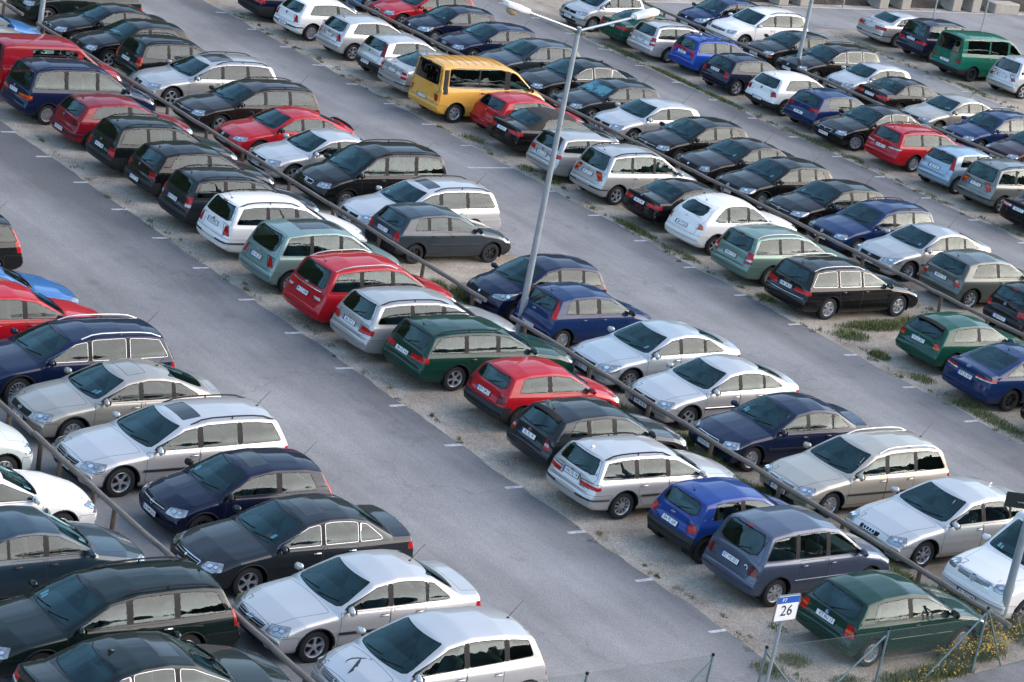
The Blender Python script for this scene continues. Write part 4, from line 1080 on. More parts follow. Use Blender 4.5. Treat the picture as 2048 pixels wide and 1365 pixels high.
C('E', 68.75, 49.0, 'van', VN, (4.78, 1.90, 1.97, 3.10, .83), 'yellow', 'KC TR 50', 'melon yellow van with ribbed roof and dark glass', tl='none' if 0 else ([(.86, .70), (.84, .92)], [(.08, .70), (.09, .92)], 50), privacy=1, ant=3, extra=[roof_ribs, black_pillar, high_brake], R=.325, rim=('cover', 6), hand='black', segs=[(0, 1.86), (2.06, 3.10), (3.13, 4.32)], emb=None, pz=.70, mir='black', rw=(.84, .84), rwz=.04, wr=.07)
C('E', 66.7, 50.1, 'hatch', HB, (4.00, 1.69, 1.39, 2.58, .75), 'red', 'BA PG 306', 'bright red hatchback with sunroof, in front of the yellow van', tl='round', sun=2, pzb=1, ant=0, strip=1, emb='disc')
C('E', 64.85, 49.55, 'saloon', 'convertible_car', (4.57, 1.78, 1.39, 2.65, .90), 'black', 'BA SI 4', 'black convertible with closed black canvas roof', soft=1, tl='wide', emb='rings', ez=0, ant=0, doors=3, pb=(2.55, 2.64), dlb=-.25, dlt=-.05, rub=None, es=.9)
C('E', 62.15, 49.22, 'estate', ES, (4.68, 1.73, 1.47, 2.67, .95), 'silver', 'BA LY 30', 'silver estate with almond red lamps, left of the lamp post shaft', tl='slim', spoil=1, ant=0, emb='disc', rim=A5, wedge=.05, sun=1, trim='black')
C('E', 60.05, 49.4, 'cmpv', MV, (4.32, 1.74, 1.63, 2.69, .85), 'silver', 'BA ZA 16', 'silver people carrier with orange-red lamps, right of the lamp post shaft', rails='body', tl='box', tb=[(.78, .84, 'o')], emb='bolt', strip=1, ant=4, rim=A5, tdz=.08, R=.31)
C('E', 57.4, 49.5, 'coupe', SA, (4.49, 1.757, 1.37, 2.725, .76), 'black', 'BA CI 46', 'black two-door coupe with glowing red lamps, left of white retro car', doors=3, tl='wide', emb='roundel', ant=0, rim=A5, R=.32)
C('E', 55.3, 49.45, 'retro', MV, (4.29, 1.70, 1.60, 2.62, .80), 'white', 'BA PT 20', 'white retro-shaped car with rounded windows', tl=([(.74, .78), (.74, .92)], [(.30, .80), (.30, .92)], 45), tb=[(.80, .90, 'o')], ant=4, emb='wing', rwr=.2, wr=.10, rim=A5, lip=.03, bow=(.09, .16, .08, .14), tumb=.68, rw=(.72, .74))
C('E', 52.65, 49.12, 'estate', ES, (4.58, 1.725, 1.50, 2.60, .92), 'sage', 'WN V 575', 'pale green estate with silver rails, behind the black estate', rails='silver', tl='col', tb=[(.76, .82, 'w')], ant=0, rim=('cover', 14), extra=[high_brake], emb=None)
C('E', 50.0, 48.95, 'estate', ES, (4.80, 1.81, 1.48, 2.76, .93), 'black', 'HM CM 23', 'black estate with chrome rails and six-hole alloys, in full view', trim='chrome', rails='silver', tl='wide', emb='rings', ant=4, R=.325, rim=('cover', 6), extra=[bumper_bar], pz=.80)
C('E', 45.6, 49.95, 'hatch', HB, (4.10, 1.69, 1.39, 2.465, .82), 'pgreen', 'VS LL 257', 'emerald green three-door hatchback beside bare gravel', doors=3, tl='round', tb=[(.70, .76, 'o')], spoil=1, ant=0, emb='disc', wr=.12, tdz=.02)
C('E', 43.1, 49.35, 'fast', HB, (4.68, 1.78, 1.44, 2.67, .95), 'mblue', 'BN JK 887', 'mid-blue fastback with boot lid and clear lamps at the right edge', tl=([(.36, .80), (.40, .90)], [(.40, .82), (.36, .90)], 35), tb=[(.81, .845, 'w')], emb='wing', ant=4, rim=('steel', 6), pz=.76, es=1.1)
C('E', 40.5, 49.6, 'estate', ES, (4.40, 1.74, 1.48, 2.62, .88), 'ggrey', 'BA VO 18', 'dark grey car, only its rear corner in view at right edge', tl='col', ant=0)
# ---- sixth row: noses against the third rail ------------------------
C('F', 83.6, 54.95, 'hatch', HB, (4.15, 1.73, 1.44, 2.51, .86), 'sblue', 'BA BL 3', 'bright blue car bonnet cut off by the top edge', ant=0)
C('F', 81.1, 54.95, 'estate', ES, (4.43, 1.70, 1.39, 2.70, .78), 'red', 'BA RT 318', 'dark-glassed red estate near the top, behind the third rail', grille='kidney', emb='roundel', ant=0, rails='body', rim=A7)
C('F', 78.65, 54.95, 'mini', HB, (3.84, 1.65, 1.43, 2.44, .76), 'dnavy', 'BA PG 206', 'black-blue small hatchback behind the third rail, beside red estate', emb='disc', ant=1, doors=5, grille='none', hl=dict(wrap=.55, up=.08), tl='col', mir='black')
C('F', 76.2, 54.9, 'hatch', HB, (4.15, 1.735, 1.43, 2.51, .88), 'navy', 'BA AU 3', 'navy hatchback just behind the yellow van\'s roof', emb='rings', ant=1, rim=A5)
C('F', 73.7, 54.95, 'hatch', HB, (4.20, 1.76, 1.50, 2.58, .84), 'slate', 'BA GF 5', 'blue-grey hatchback with roof fin, behind the yellow van', ant=4, quarter=1, pc=(3.00, 3.07), emb='vw')
C('F', 71.25, 54.9, 'saloon', SA, (4.92, 1.86, 1.46, 2.84, .95), 'black', 'BA AS 6', 'black saloon with chrome window arch, behind the yellow van bonnet', trim='chrome', ant=2, emb='rings', rim=A7, R=.325, dlb=.18, dlt=.10)
C('F', 68.75, 54.85, 'hatch', HB, (4.20, 1.765, 1.42, 2.58, .88), 'dslate', 'BA AD 3', 'dark slate hatchback with printed sun shade in the windscreen', shade=1, ant=1, emb='rings', rim=A5, quarter=1, pc=(3.02, 3.09))
C('F', 66.25, 54.75, 'hatch', HB, (4.15, 1.735, 1.44, 2.51, .87), 'lsilver', 'BA GV 4', 'white-silver hatchback right of the lamp post, facing the third rail', ant=1, emb='vw', rim=A5)
C('F', 63.95, 54.9, 'hatch', HB, (4.25, 1.75, 1.46, 2.61, .90), 'black', 'BA AH 19', 'black hatchback with silver headlamps, between white-silver hatchback and brown-black saloon', ant=1, emb='bolt', grille='single', quarter=1, pc=(3.05, 3.12), mir='black')
C('F', 61.65, 54.95, 'saloon', SA, (4.45, 1.79, 1.43, 2.70, .90), 'brblack', 'BA AR 159', 'brown-black saloon between two black hatchbacks behind the third rail', ant=1, emb='disc', hl=dict(wrap=.28), rim=A5)
C('F', 59.4, 54.75, 'hatch', HB, (4.20, 1.76, 1.48, 2.58, .87), 'black', 'BA GV 5', 'black hatchback between the brown-black saloon and the one with chrome grille bar', ant=1, emb='vw', quarter=1, pc=(3.02, 3.09), rim=('cover', 12), hl=dict(wrap=.45, up=.05), mir='black')
C('F', 57.1, 54.95, 'hatch', HB, (4.25, 1.75, 1.46, 2.61, .90), 'black', 'BA AH 17', 'black hatchback with chrome grille bar, beside the blue estate', ant=1, emb='bolt', grille='single', quarter=1, pc=(3.05, 3.12), mir='black', hlmat=0, hl=dict(wrap=.5, up=.05))
C('F', 54.95, 54.85, 'estate', ES, (4.40, 1.735, 1.49, 2.51, .88), 'mblue', 'BA GK 8', 'mid-blue estate with dark roof rails, behind the white retro car', rails='black', ant=1, emb='vw', rub='black', bump=None)
C('F', 52.75, 54.85, 'fast', HB, (4.62, 1.77, 1.47, 2.75, .98), 'silver', 'KO OS 915', 'silver fastback with long slanted headlamps, in front of the mid-blue estate', ant=1, emb='wing', rim=('alloy', 9), R=.32, hl=dict(wrap=.55, up=.06), rub='black')
C('F', 50.3, 55.4, 'hatch', HB, (4.18, 1.78, 1.475, 2.60, .88), 'greygreen', 'SM KV 33', 'green-grey three-door hatchback with tail beside the third rail', face='R', doors=3, tl='box', tb=[(.78, .86, 'w')], ant=4, rim=('alloy', 8), R=.315, emb='disc')
C('F', 47.55, 55.3, 'mini', HB, (3.65, 1.63, 1.47, 2.40, .70), 'black', 'BA PO 9', 'black small hatchback tail at the right edge, beyond the third rail', face='R', tl='round', pzb=1, emb='vw', ant=0, bump='black', extra=[high_brake])
# ---- seventh row: tails to the third aisle --------------------------
C('G', 82.1, 65.05, 'mono', HB, (3.61, 1.72, 1.58, 2.42, .75), 'lsilver', 'BA AK 1', 'silver high compact at the top edge with black bumper strips', face='L', endx=-1, emb='star', grille='slat', strip=1, ant=0, wedge=.10, es=1.2, dlb=-.1)
C('G', 79.7, 65.3, 'saloon', SA, (4.43, 1.70, 1.39, 2.70, .78), 'pgreen', 'BA EV 36', 'green saloon under the lamp head, left of silver estate', tl='wide', tb=[(.74, .86, 'w')] if 0 else None, ant=0, emb='roundel', bz=.60, strip=1)
C('G', 77.6, 65.2, 'estate', ES, (4.52, 1.72, 1.46, 2.69, .80), 'lsilver', 'BA CT 22', 'silver estate with triangular red lamps, between green saloon and vivid blue estate', tl='col', tb=[(.78, .86, 'w')], rails='body', ant=0, emb='star', rim=('cover', 8), tdz=-.04)
C('G', 75.6, 65.75, 'estate', ES, (4.15, 1.65, 1.46, 2.45, .80), 'vblue', 'BA IB 2', 'vivid blue estate with roof bars and red tail band', tl='box', rails='body', bars=1, ant=0, extra=[red_panel], emb='esse', tdz=.05)
C('G', 73.05, 65.3, 'hatch', HB, (4.11, 1.71, 1.43, 2.61, .82), 'dnavy', 'BA AG 99', 'dark navy five-door hatchback between vivid blue estate and white hatchback', tl='box', ant=4, emb='bolt', rim=A5, mir='black', pz=.84)
C('G', 70.4, 65.4, 'hatch', HB, (4.20, 1.76, 1.48, 2.58, .87), 'white', 'BA GT 51', 'white five-door hatchback with black lower bumper and alloys', tl='round', emb='vw', bump='black', bz=.48, rbz=0, pzb=1, ant=4, rim=('alloy', 6), hand='black')
C('G', 68.15, 65.45, 'hatch', HB, (4.21, 1.78, 1.46, 2.625, .85), 'mblue', 'BA RM 2', 'mid-blue hatchback with wedge red lamps, left of black front-facing saloon', tl='slim', ant=4, emb='diamond', wr=.06, pz=.62, dlb=-.1)
C('G', 66.05, 64.95, 'saloon', SA, (4.80, 1.77, 1.47, 2.80, .95), 'black', 'BA SU 25', 'black saloon facing the aisle with chrome grille and turned front wheels', face='L', endx=-1, trim='chrome', grille='chrome', nsl=1, slc=0, gw=.40, emb='disc', ant=0, rim=('cover', 8), steer=-24, R=.32, es=.6)
C('G', 63.55, 65.35, 'estate', ES, (4.70, 1.78, 1.47, 2.67, .95), 'red', 'BA MZ 36', 'bright red estate with clear lamps, between black saloon and pale blue hatchback', rails='body', tl=([(.40, .78), (.44, .88)], [(.36, .80), (.34, .88)], 36), tb=[(.79, .85, 'w')], emb='wing', ant=4, rim=('cover', 10), pz=.76, privacy=0)
C('G', 61.05, 65.55, 'mini', HB, (3.92, 1.68, 1.46, 2.49, .80), 'lblue', 'BA FI 20', 'pale blue three-door hatchback with tall red lamps', doors=3, tl='high', emb='oval', ant=0, extra=[high_brake], pz=.78, ez=0)
C('G', 58.95, 65.5, 'cmpv', MV, (4.32, 1.74, 1.63, 2.69, .85), 'sgrey', 'BA ZF 18', 'silver-grey people carrier with black side handles at the right edge', rails='black', tl='box', tb=[(.78, .84, 'o')], emb='bolt', strip=1, ant=4, rim=A5, tdz=.08, hand='black')
C('G', 56.3, 64.95, 'saloon', SA, (4.60, 1.75, 1.43, 2.70, .90), 'black', 'BA PS 3', 'black saloon tail cut off at the right edge', tl='wide', tb=[(.78, .84, 'w')], ant=0)
# ---- eighth row: noses against the fourth rail ----------------------
C('H', 81.95, 71.15, 'mono', MV, (4.05, 1.70, 1.60, 2.60, .80), 'mblue', 'BA LT 15', 'mid-blue tall hatchback at the top edge, beside white off-road car', ant=0, hl=dict(wrap=.6, up=.12), emb='disc', quarter=1)
C('H', 79.95, 71.2, 'suv', 'off_road_car', (4.64, 1.85, 1.70, 2.71, .88), 'white', 'BA CP 24', 'white off-road car with grey wheel arches and twin grille', clad=1, rails='black', R=.36, emb='cross', es=1.2, ant=0, grille='chrome', nsl=1, slc=1, rim=A5)
C('H', 77.3, 71.1, 'hatch', HB, (4.05, 1.69, 1.41, 2.475, .82), 'bgreen', 'BA EG 3', 'dark green hatchback with orange indicators, behind the tall lamp post', ind=1, ant=0, grille='slat', bow=(.06, .07, .04, .05), rr=.055, tumb=.665)
C('H', 75.05, 70.95, 'estate', ES, (4.68, 1.74, 1.49, 2.70, .90), 'black', 'BA PV 19', 'black estate with chrome window frame and black rails, by lamp post', trim='chrome', rails='black', ant=1, emb='vw', rim=A5)
C('H', 72.6, 71.3, 'mini', HB, (3.83, 1.64, 1.40, 2.45, .78), 'lsilver', 'BA FS 4', 'white-silver small car with dark oval grille, behind black saloon', ant=0, emb='oval', grille='single', mir='body')
C('H', 70.35, 71.1, 'saloon', SA, (4.52, 1.82, 1.42, 2.76, .77), 'black', 'BA NE 90', 'black saloon with red lamps and tail towards the rail', face='R', tl='wide', emb='roundel', ant=0, R=.32, rim=A5)
C('H', 68.05, 71.15, 'fast', HB, (4.49, 1.71, 1.42, 2.64, .88), 'beige', 'BA VB 6', 'champagne fastback beyond the bright red estate with clear lamps', ant=1, emb='bolt', hand='black')
C('H', 65.65, 71.1, 'estate', ES, (4.28, 1.69, 1.49, 2.52, .83), 'mblue', 'BA AF 2', 'mid-blue estate with tall black rails at the right edge', rails='black', ant=0, emb='bolt', mir='body')
C('H', 63.4, 71.2, 'hatch', HB, (4.10, 1.70, 1.42, 2.50, .85), 'maroon', 'BA MR 7', 'maroon car bonnet at the right edge', ant=0)
# ---- ninth row ------------------------------------------------------
C('I', 81.85, 81.75, 'saloon', SA, (4.78, 1.80, 1.43, 2.83, .83), 'lsilver', 'BA FK 52', 'silver saloon with wide red lamps, alone at the far top right', tl='wide', emb='roundel', ant=0, R=.325, rim=A10, strip=1)
C('I', 79.4, 81.9, 'mpv', MV, (4.63, 1.81, 1.73, 2.84, .92), 'dnavy', 'BA GX 28', 'dark navy people carrier, left of the green van', tl='wide', ant=4, emb='vw', pz=.86, tdz=.02)
C('I', 76.45, 81.2, 'van', VN, (4.79, 1.84, 1.94, 2.92, .90), 'tgreen', 'BA TV 4', 'emerald green van with steel wheels at the top right', tl=([(.78, .78), (.78, .94)], [(.12, .78), (.12, .94)], 50), bump='black', bz=.50, ant=0, rim=('steel', 8), R=.32, extra=[roof_ribs], privacy=1, eu=False, pz=.74, segs=[(0, 1.75), (1.86, 2.95), (3.02, 4.35)], pillars='body', tdz=0, bow=(.06, .07, .04, .05), rr=.055, tumb=.77)
C('I', 73.85, 82.0, 'cmpv', MV, (4.36, 1.77, 1.62, 2.75, .88), 'lsilver', 'BA CV 18', 'silver compact people carrier at the right edge, in front of green van', tl='box', tb=[(.78, .88, 'w')], ant=4, rim=A5, R=.32, tdz=.06, emb='disc', hand='body', privacy=1)

TEXTS.update(make_texts(sorted({c['plate'] for c in CARS})))
GROUP = {'A': 'cars left of the first rail', 'B': 'cars between the first rail and the first aisle', 'C': 'cars between the first aisle and the second rail', 'D': 'cars between the second rail and the second aisle', 'E': 'cars between the second aisle and the third rail', 'F': 'cars between the third rail and the third aisle', 'G': 'cars between the third aisle and the fourth rail', 'H': 'cars behind the fourth rail', 'I': 'cars in the farthest row'}
FACE = dict(A='R', B='L', C='R', D='L', E='R', F='L', G='R', H='L', I='R')
CAT = {HB: 'car', ES: 'car', SA: 'car', MV: 'car', VN: 'van', 'convertible_car': 'car', 'off_road_car': 'car'}
for c in CARS:
    f = c.get('face', FACE[c['row']]); L = c['L']
    # x is the end named by the row: A front, B front, C/E/G/I rear, D/F/H front, endx: +1 right-hand end, -1 left-hand end
    e = c.get('endx', {'A': 1}.get(c['row'], -1))
    c['x'] = max(c['x'], {'B': 23.10, 'D': 38.74, 'F': 54.54, 'H': 70.92}.get(c['row'], 0)) if e < 0 else c['x']
    xc = c['x']-e*L/2
    r = build_car(c)
    r.location = (xc, c['y'], 0); r.rotation_euler = (0, 0, (0 if f == 'R' else math.pi)+R(random.uniform(-1.0, 1.0)))
    tag(r, c['label'], CAT[c['kind']], GROUP[c['row']])
# ------------------------------------------------------------------ ground
def ground_mat(key, stops, scale, speck, bump, streak=None, rough=.9, detail=8, lanes=False):
    m, nt, out = _new(key); Lk = nt.links
    tc = N(nt, 'ShaderNodeTexCoord')
    n1 = N(nt, 'ShaderNodeTexNoise', Scale=scale, Detail=float(detail), Roughness=.62); Lk.new(tc.outputs['Object'], n1.inputs['Vector'])
    cr = N(nt, 'ShaderNodeValToRGB'); cr.color_ramp.elements[0].position = stops[0][0]; cr.color_ramp.elements[0].color = rgba(stops[0][1])
    cr.color_ramp.elements[1].position = stops[-1][0]; cr.color_ramp.elements[1].color = rgba(stops[-1][1])
    for p, c in stops[1:-1]: e = cr.color_ramp.elements.new(p); e.color = rgba(c)
    col = n1.outputs['Fac']
    if streak:
        mp = N(nt, 'ShaderNodeMapping'); mp.inputs['Scale'].default_value = (streak[0], streak[1], 1); mp.inputs['Rotation'].default_value = (0, 0, R(streak[3] if len(streak) > 3 else 0)); Lk.new(tc.outputs['Object'], mp.inputs['Vector'])
        n2 = N(nt, 'ShaderNodeTexNoise', Scale=1.0, Detail=6.0, Roughness=.65); Lk.new(mp.outputs[0], n2.inputs['Vector'])
        ma = N(nt, 'ShaderNodeMix', data_type='FLOAT'); ma.inputs[0].default_value = streak[2]
        Lk.new(n1.outputs['Fac'], ma.inputs[2]); Lk.new(n2.outputs['Fac'], ma.inputs[3]); col = ma.outputs[0]
    if lanes:      # newer, darker asphalt along the kerb side of each lane and at its far end
        sep = N(nt, 'ShaderNodeSeparateXYZ'); Lk.new(tc.outputs['Object'], sep.inputs[0])
        wob = N(nt, 'ShaderNodeTexNoise', Scale=.35, Detail=3.0); Lk.new(tc.outputs['Object'], wob.inputs['Vector'])
        tot = None
        for xk, yk in ((33.2, 0), (48.9, 0), (64.6, 0)):
            m1 = N(nt, 'ShaderNodeMapRange'); m1.inputs[1].default_value = xk-2.2; m1.inputs[2].default_value = xk-.2; m1.inputs[3].default_value = 0; m1.inputs[4].default_value = .19
            Lk.new(sep.outputs[0], m1.inputs[0])
            m2 = N(nt, 'ShaderNodeMath', operation='LESS_THAN'); m2.inputs[1].default_value = xk+.3; Lk.new(sep.outputs[0], m2.inputs[0])
            m3 = N(nt, 'ShaderNodeMath', operation='MULTIPLY'); Lk.new(m1.outputs[0], m3.inputs[0]); Lk.new(m2.outputs[0], m3.inputs[1])
            if tot is None: tot = m3
            else: t2 = N(nt, 'ShaderNodeMath', operation='MAXIMUM'); Lk.new(tot.outputs[0], t2.inputs[0]); Lk.new(m3.outputs[0], t2.inputs[1]); tot = t2
        m4 = N(nt, 'ShaderNodeMapRange'); m4.inputs[1].default_value = 36; m4.inputs[2].default_value = 62; m4.inputs[3].default_value = -.06; m4.inputs[4].default_value = .09; Lk.new(sep.outputs[1], m4.inputs[0])
        m5 = N(nt, 'ShaderNodeMath', operation='LESS_THAN'); m5.inputs[1].default_value = 34; Lk.new(sep.outputs[0], m5.inputs[0])
        m6 = N(nt, 'ShaderNodeMath', operation='MULTIPLY'); Lk.new(m4.outputs[0], m6.inputs[0]); Lk.new(m5.outputs[0], m6.inputs[1])
        m7 = N(nt, 'ShaderNodeMath', operation='ADD'); Lk.new(tot.outputs[0], m7.inputs[0]); Lk.new(m6.outputs[0], m7.inputs[1])
        m8 = N(nt, 'ShaderNodeMath', operation='MULTIPLY_ADD'); Lk.new(wob.outputs['Fac'], m8.inputs[0]); m8.inputs[1].default_value = .08; m8.inputs[2].default_value = -.03
        m9 = N(nt, 'ShaderNodeMath', operation='SUBTRACT'); Lk.new(col, m9.inputs[0]); Lk.new(m7.outputs[0], m9.inputs[1])
        m10 = N(nt, 'ShaderNodeMath', operation='ADD'); Lk.new(m9.outputs[0], m10.inputs[0]); Lk.new(m8.outputs[0], m10.inputs[1]); col = m10.outputs[0]
    Lk.new(col, cr.inputs[0])
    v = N(nt, 'ShaderNodeTexVoronoi', Scale=speck[0]); Lk.new(tc.outputs['Object'], v.inputs['Vector'])
    sp = N(nt, 'ShaderNodeSeparateColor'); Lk.new(v.outputs['Color'], sp.inputs[0])
    mr = N(nt, 'ShaderNodeMapRange'); mr.inputs[3].default_value = 1-speck[1]; mr.inputs[4].default_value = 1+speck[1]; Lk.new(sp.outputs[0], mr.inputs[0])
    mul = N(nt, 'ShaderNodeVectorMath', operation='SCALE'); Lk.new(cr.outputs[0], mul.inputs[0]); Lk.new(mr.outputs[0], mul.inputs['Scale'])
    cbase = mul.outputs[0]
    if lanes:
        nz = N(nt, 'ShaderNodeTexNoise', Scale=.9, Detail=5.0); Lk.new(tc.outputs['Object'], nz.inputs['Vector'])
        av = N(nt, 'ShaderNodeMix', data_type='RGBA', blend_type='LINEAR_LIGHT'); av.inputs[0].default_value = .9; Lk.new(tc.outputs['Object'], av.inputs[6]); Lk.new(nz.outputs['Color'], av.inputs[7])
        cv = N(nt, 'ShaderNodeTexVoronoi', Scale=.16, feature='DISTANCE_TO_EDGE'); Lk.new(av.outputs[2], cv.inputs['Vector'])
        cm = N(nt, 'ShaderNodeMapRange'); cm.inputs[1].default_value = 0; cm.inputs[2].default_value = .0045; cm.inputs[3].default_value = .80; cm.inputs[4].default_value = 1; Lk.new(cv.outputs['Distance'], cm.inputs[0])
        on = N(nt, 'ShaderNodeTexNoise', Scale=.8, Detail=2.0); Lk.new(tc.outputs['Object'], on.inputs['Vector'])
        om = N(nt, 'ShaderNodeMapRange'); om.inputs[1].default_value = .28; om.inputs[2].default_value = .33; om.inputs[3].default_value = .86; om.inputs[4].default_value = 1; Lk.new(on.outputs['Fac'], om.inputs[0])
        mm = N(nt, 'ShaderNodeMath', operation='MULTIPLY'); Lk.new(cm.outputs[0], mm.inputs[0]); Lk.new(om.outputs[0], mm.inputs[1])
        m2_ = N(nt, 'ShaderNodeVectorMath', operation='SCALE'); Lk.new(mul.outputs[0], m2_.inputs[0]); Lk.new(mm.outputs[0], m2_.inputs['Scale']); cbase = m2_.outputs[0]
    b = N(nt, 'ShaderNodeBsdfPrincipled', Roughness=rough); Lk.new(cbase, b.inputs['Base Color']); b.inputs['Specular IOR Level'].default_value = .3
    bp = N(nt, 'ShaderNodeBump', Strength=bump, Distance=.02); Lk.new(v.outputs['Distance'], bp.inputs['Height']); Lk.new(bp.outputs[0], b.inputs['Normal'])
    Lk.new(b.outputs[0], out.inputs[0]); return _reg(key, m)
GRAVEL = ground_mat('gravel', [(.28, (.160, .128, .100)), (.45, (.262, .224, .182)), (.60, (.335, .296, .250)), (.75, (.42, .382, .33))], .8, (34, .26), .6)
ASPH = ground_mat('asphalt', [(.28, (.105, .104, .107)), (.44, (.168, .166, .169)), (.60, (.232, .229, .231)), (.78, (.31, .305, .305))], .30, (48, .15), .35, (.60, .07, .55, -12), .9, 8, True)
SOIL = ground_mat('soil', [(.3, (.020, .014, .011)), (.6, (.05, .036, .028)), (.8, (.09, .07, .055))], 1.2, (6, .4), 1.0)
PAVE = ground_mat('path_asphalt', [(.35, (.10, .10, .105)), (.55, (.15, .15, .155)), (.75, (.2, .2, .2))], .8, (60, .2), .35)
def worn_paint():
    m, nt, out = _new('road_paint'); Lk = nt.links
    tc = N(nt, 'ShaderNodeTexCoord'); n = N(nt, 'ShaderNodeTexNoise', Scale=9.0, Detail=6.0, Roughness=.7); Lk.new(tc.outputs['Object'], n.inputs['Vector'])
    cr = N(nt, 'ShaderNodeValToRGB'); cr.color_ramp.elements[0].position = .38; cr.color_ramp.elements[0].color = (.26, .26, .27, 1); cr.color_ramp.elements[1].position = .66; cr.color_ramp.elements[1].color = (.52, .52, .52, 1)
    Lk.new(n.outputs['Fac'], cr.inputs[0]); b = N(nt, 'ShaderNodeBsdfPrincipled', Roughness=.7); Lk.new(cr.outputs[0], b.inputs['Base Color']); Lk.new(b.outputs[0], out.inputs[0]); return _reg('road_paint', m)
LINE = worn_paint()
def sheet(name, polys, z, mid):
    m = MB()
    for p in polys: m.add([(x, y, z) for x, y in p], [tuple(range(len(p)))], mid)
    o = m.build(name, None, False); tag(o, kind='structure'); return o
sheet('ground', [[(-300, -300), (400, -300), (400, 400), (-300, 400)]], 0, GRAVEL)
def strip(x0, x1, y0, y1, j0, j1, step=.35):
    """a lane along y with ragged long edges, as quads"""
    rnd = random.Random(int(x0*10)); n = int((y1-y0)/step); a = []; ph = rnd.random()*9
    for i in range(n+1):
        y = y0+(y1-y0)*i/n
        w = lambda j, k: j*(.5*math.sin(y*1.3+ph+k)+.35*math.sin(y*3.1+k*2)+rnd.uniform(-.6, .6))
        a.append((x0+w(j0, 0), x1+w(j1, 1), y))
    return [[(p[0], p[2]), (p[1], p[2]), (q[1], q[2]), (q[0], q[2])] for p, q in zip(a, a[1:])]
LX = (33.20, 48.91, 64.62, 80.5)
sheet('asphalt_lane', strip(-20, 33.18, 22, 140, 0, .05), .008, ASPH)
sheet('asphalt_lane', strip(43.3, 48.88, 25, 120, .12, .07), .008, ASPH)
sheet('asphalt_lane', strip(59.3, 64.58, 25, 120, .12, .07), .008, ASPH)
sheet('asphalt_lane', strip(75.4, 80.45, 25, 84.0, .12, .07), .008, ASPH)
sheet('asphalt_lane', strip(87.0, 150, 25, 84.0, .1, .1, 2)+[[(72, 84.0), (150, 84.0), (150, 92.6), (72, 87.25)]], .008, ASPH)
rnd = random.Random(3)
BAY = 2.3429
for k, (x, y0, n, first) in enumerate(((LX[0], 66.07, 26, -8), (LX[1], 81.70, 30, -2), (LX[2], 80.94, 24, -3), (LX[3], 80.94, 16, -1))):
    polys = []
    for i in range(first, first+n):
        y = y0-BAY*i; l = .46 if k != 1 or i != 8 else 1.75
        if y < 31.0: continue
        dx = rnd.uniform(-.05, .03); h = .055
        polys.append([(x-l+dx, y-h), (x+dx, y-h+rnd.uniform(-.01, .01)), (x+dx, y+h), (x-l+dx, y+h+rnd.uniform(-.01, .01))])
    sheet('bay_marking', polys, .0125, LINE)
sheet('bay_marking', [[(77.9, 82.78), (80.4, 82.70), (80.4, 82.82), (77.9, 82.9)]], .0125, LINE)
sheet('edge_line', [[(70, 87.10), (150, 92.45), (150, 92.62), (70, 87.27)]], .0135, LINE)
# soil beyond the concrete blocks: an uneven bank
m = MB(); nx, ny = 170, 26; vs = []
for j in range(ny):
    for i in range(nx):
        x = -20+i*1.0; y = 87.9+(x-70)*.067+j*j*.09+j*.25; t = j/(ny-1)
        vs.append((x, y, .02+(.10*rnd.random()+.05)*(j > 0)+.35*min(1, j/4)*(.6+.4*math.sin(x*.8+j))))
m.add(vs, [(j*nx+i, j*nx+i+1, (j+1)*nx+i+1, (j+1)*nx+i) for j in range(ny-1) for i in range(nx-1)], SOIL)
tag(m.build('soil_bank'), kind='structure')
sheet('path', [[(30, 8), (60, 8), (60, 33.2), (38.97, 30.62), (36.39, 30.28), (33, 29.9), (30, 29.6)]], .010, PAVE)

# ------------------------------------------------------------------ wooden rails
def wood():
    m, nt, out = _new('weathered_wood'); Lk = nt.links
    tc = N(nt, 'ShaderNodeTexCoord'); mp = N(nt, 'ShaderNodeMapping'); mp.inputs['Scale'].default_value = (18, 1.2, 18); Lk.new(tc.outputs['Object'], mp.inputs['Vector'])
    n = N(nt, 'ShaderNodeTexNoise', Scale=1.6, Detail=8.0, Roughness=.8); Lk.new(mp.outputs[0], n.inputs['Vector'])
    cr = N(nt, 'ShaderNodeValToRGB'); cr.color_ramp.elements[0].position = .3; cr.color_ramp.elements[0].color = (.06, .050, .043, 1); cr.color_ramp.elements[1].position = .7; cr.color_ramp.elements[1].color = (.24, .205, .175, 1)
    Lk.new(n.outputs['Fac'], cr.inputs[0]); b = N(nt, 'ShaderNodeBsdfPrincipled', Roughness=.85); Lk.new(cr.outputs[0], b.inputs['Base Color'])
    bp = N(nt, 'ShaderNodeBump', Strength=.5, Distance=.01); Lk.new(n.outputs['Fac'], bp.inputs['Height']); Lk.new(bp.outputs[0], b.inputs['Normal'])
    Lk.new(b.outputs[0], out.inputs[0]); return _reg('wood', m)
WOOD = wood()
WOODP = plain('post_wood', (.10, .075, .055), .9, noise=.45, nscale=9)
def rail(x, y0, y1, posts, label, h=.66):
    r = empty('wooden_rail', (x, (y0+y1)/2, 0)); yc = (y0+y1)/2; tag(r, label, 'rail fence', 'wooden rails between the rows')
    y = y0; rn = random.Random(int(x*7+y0))
    while y > y1+.3:
        e = max(y1, y-4.69); m = MB()
        pts = [(rn.uniform(-.012, .012), yy-yc, h+rn.uniform(-.015, .015)) for yy in [y+(e-y)*i/6 for i in range(7)]]
        m.tube(pts, .058, WOOD, 10); m.build('log', r); y = e-.012
    for py in [q_-.30 for q_ in posts]:
        if y1-.1 <= py <= y0+.1:
            m = MB(); m.tube([(.04+rn.uniform(-.02, .02), py-yc, -.05), (.02, py-yc, h-.04)], .052, WOODP, 8); m.build('post', r)
P1 = [60-2.4*i for i in range(9)]+[42.31-2.38*i for i in range(-1, 6)]
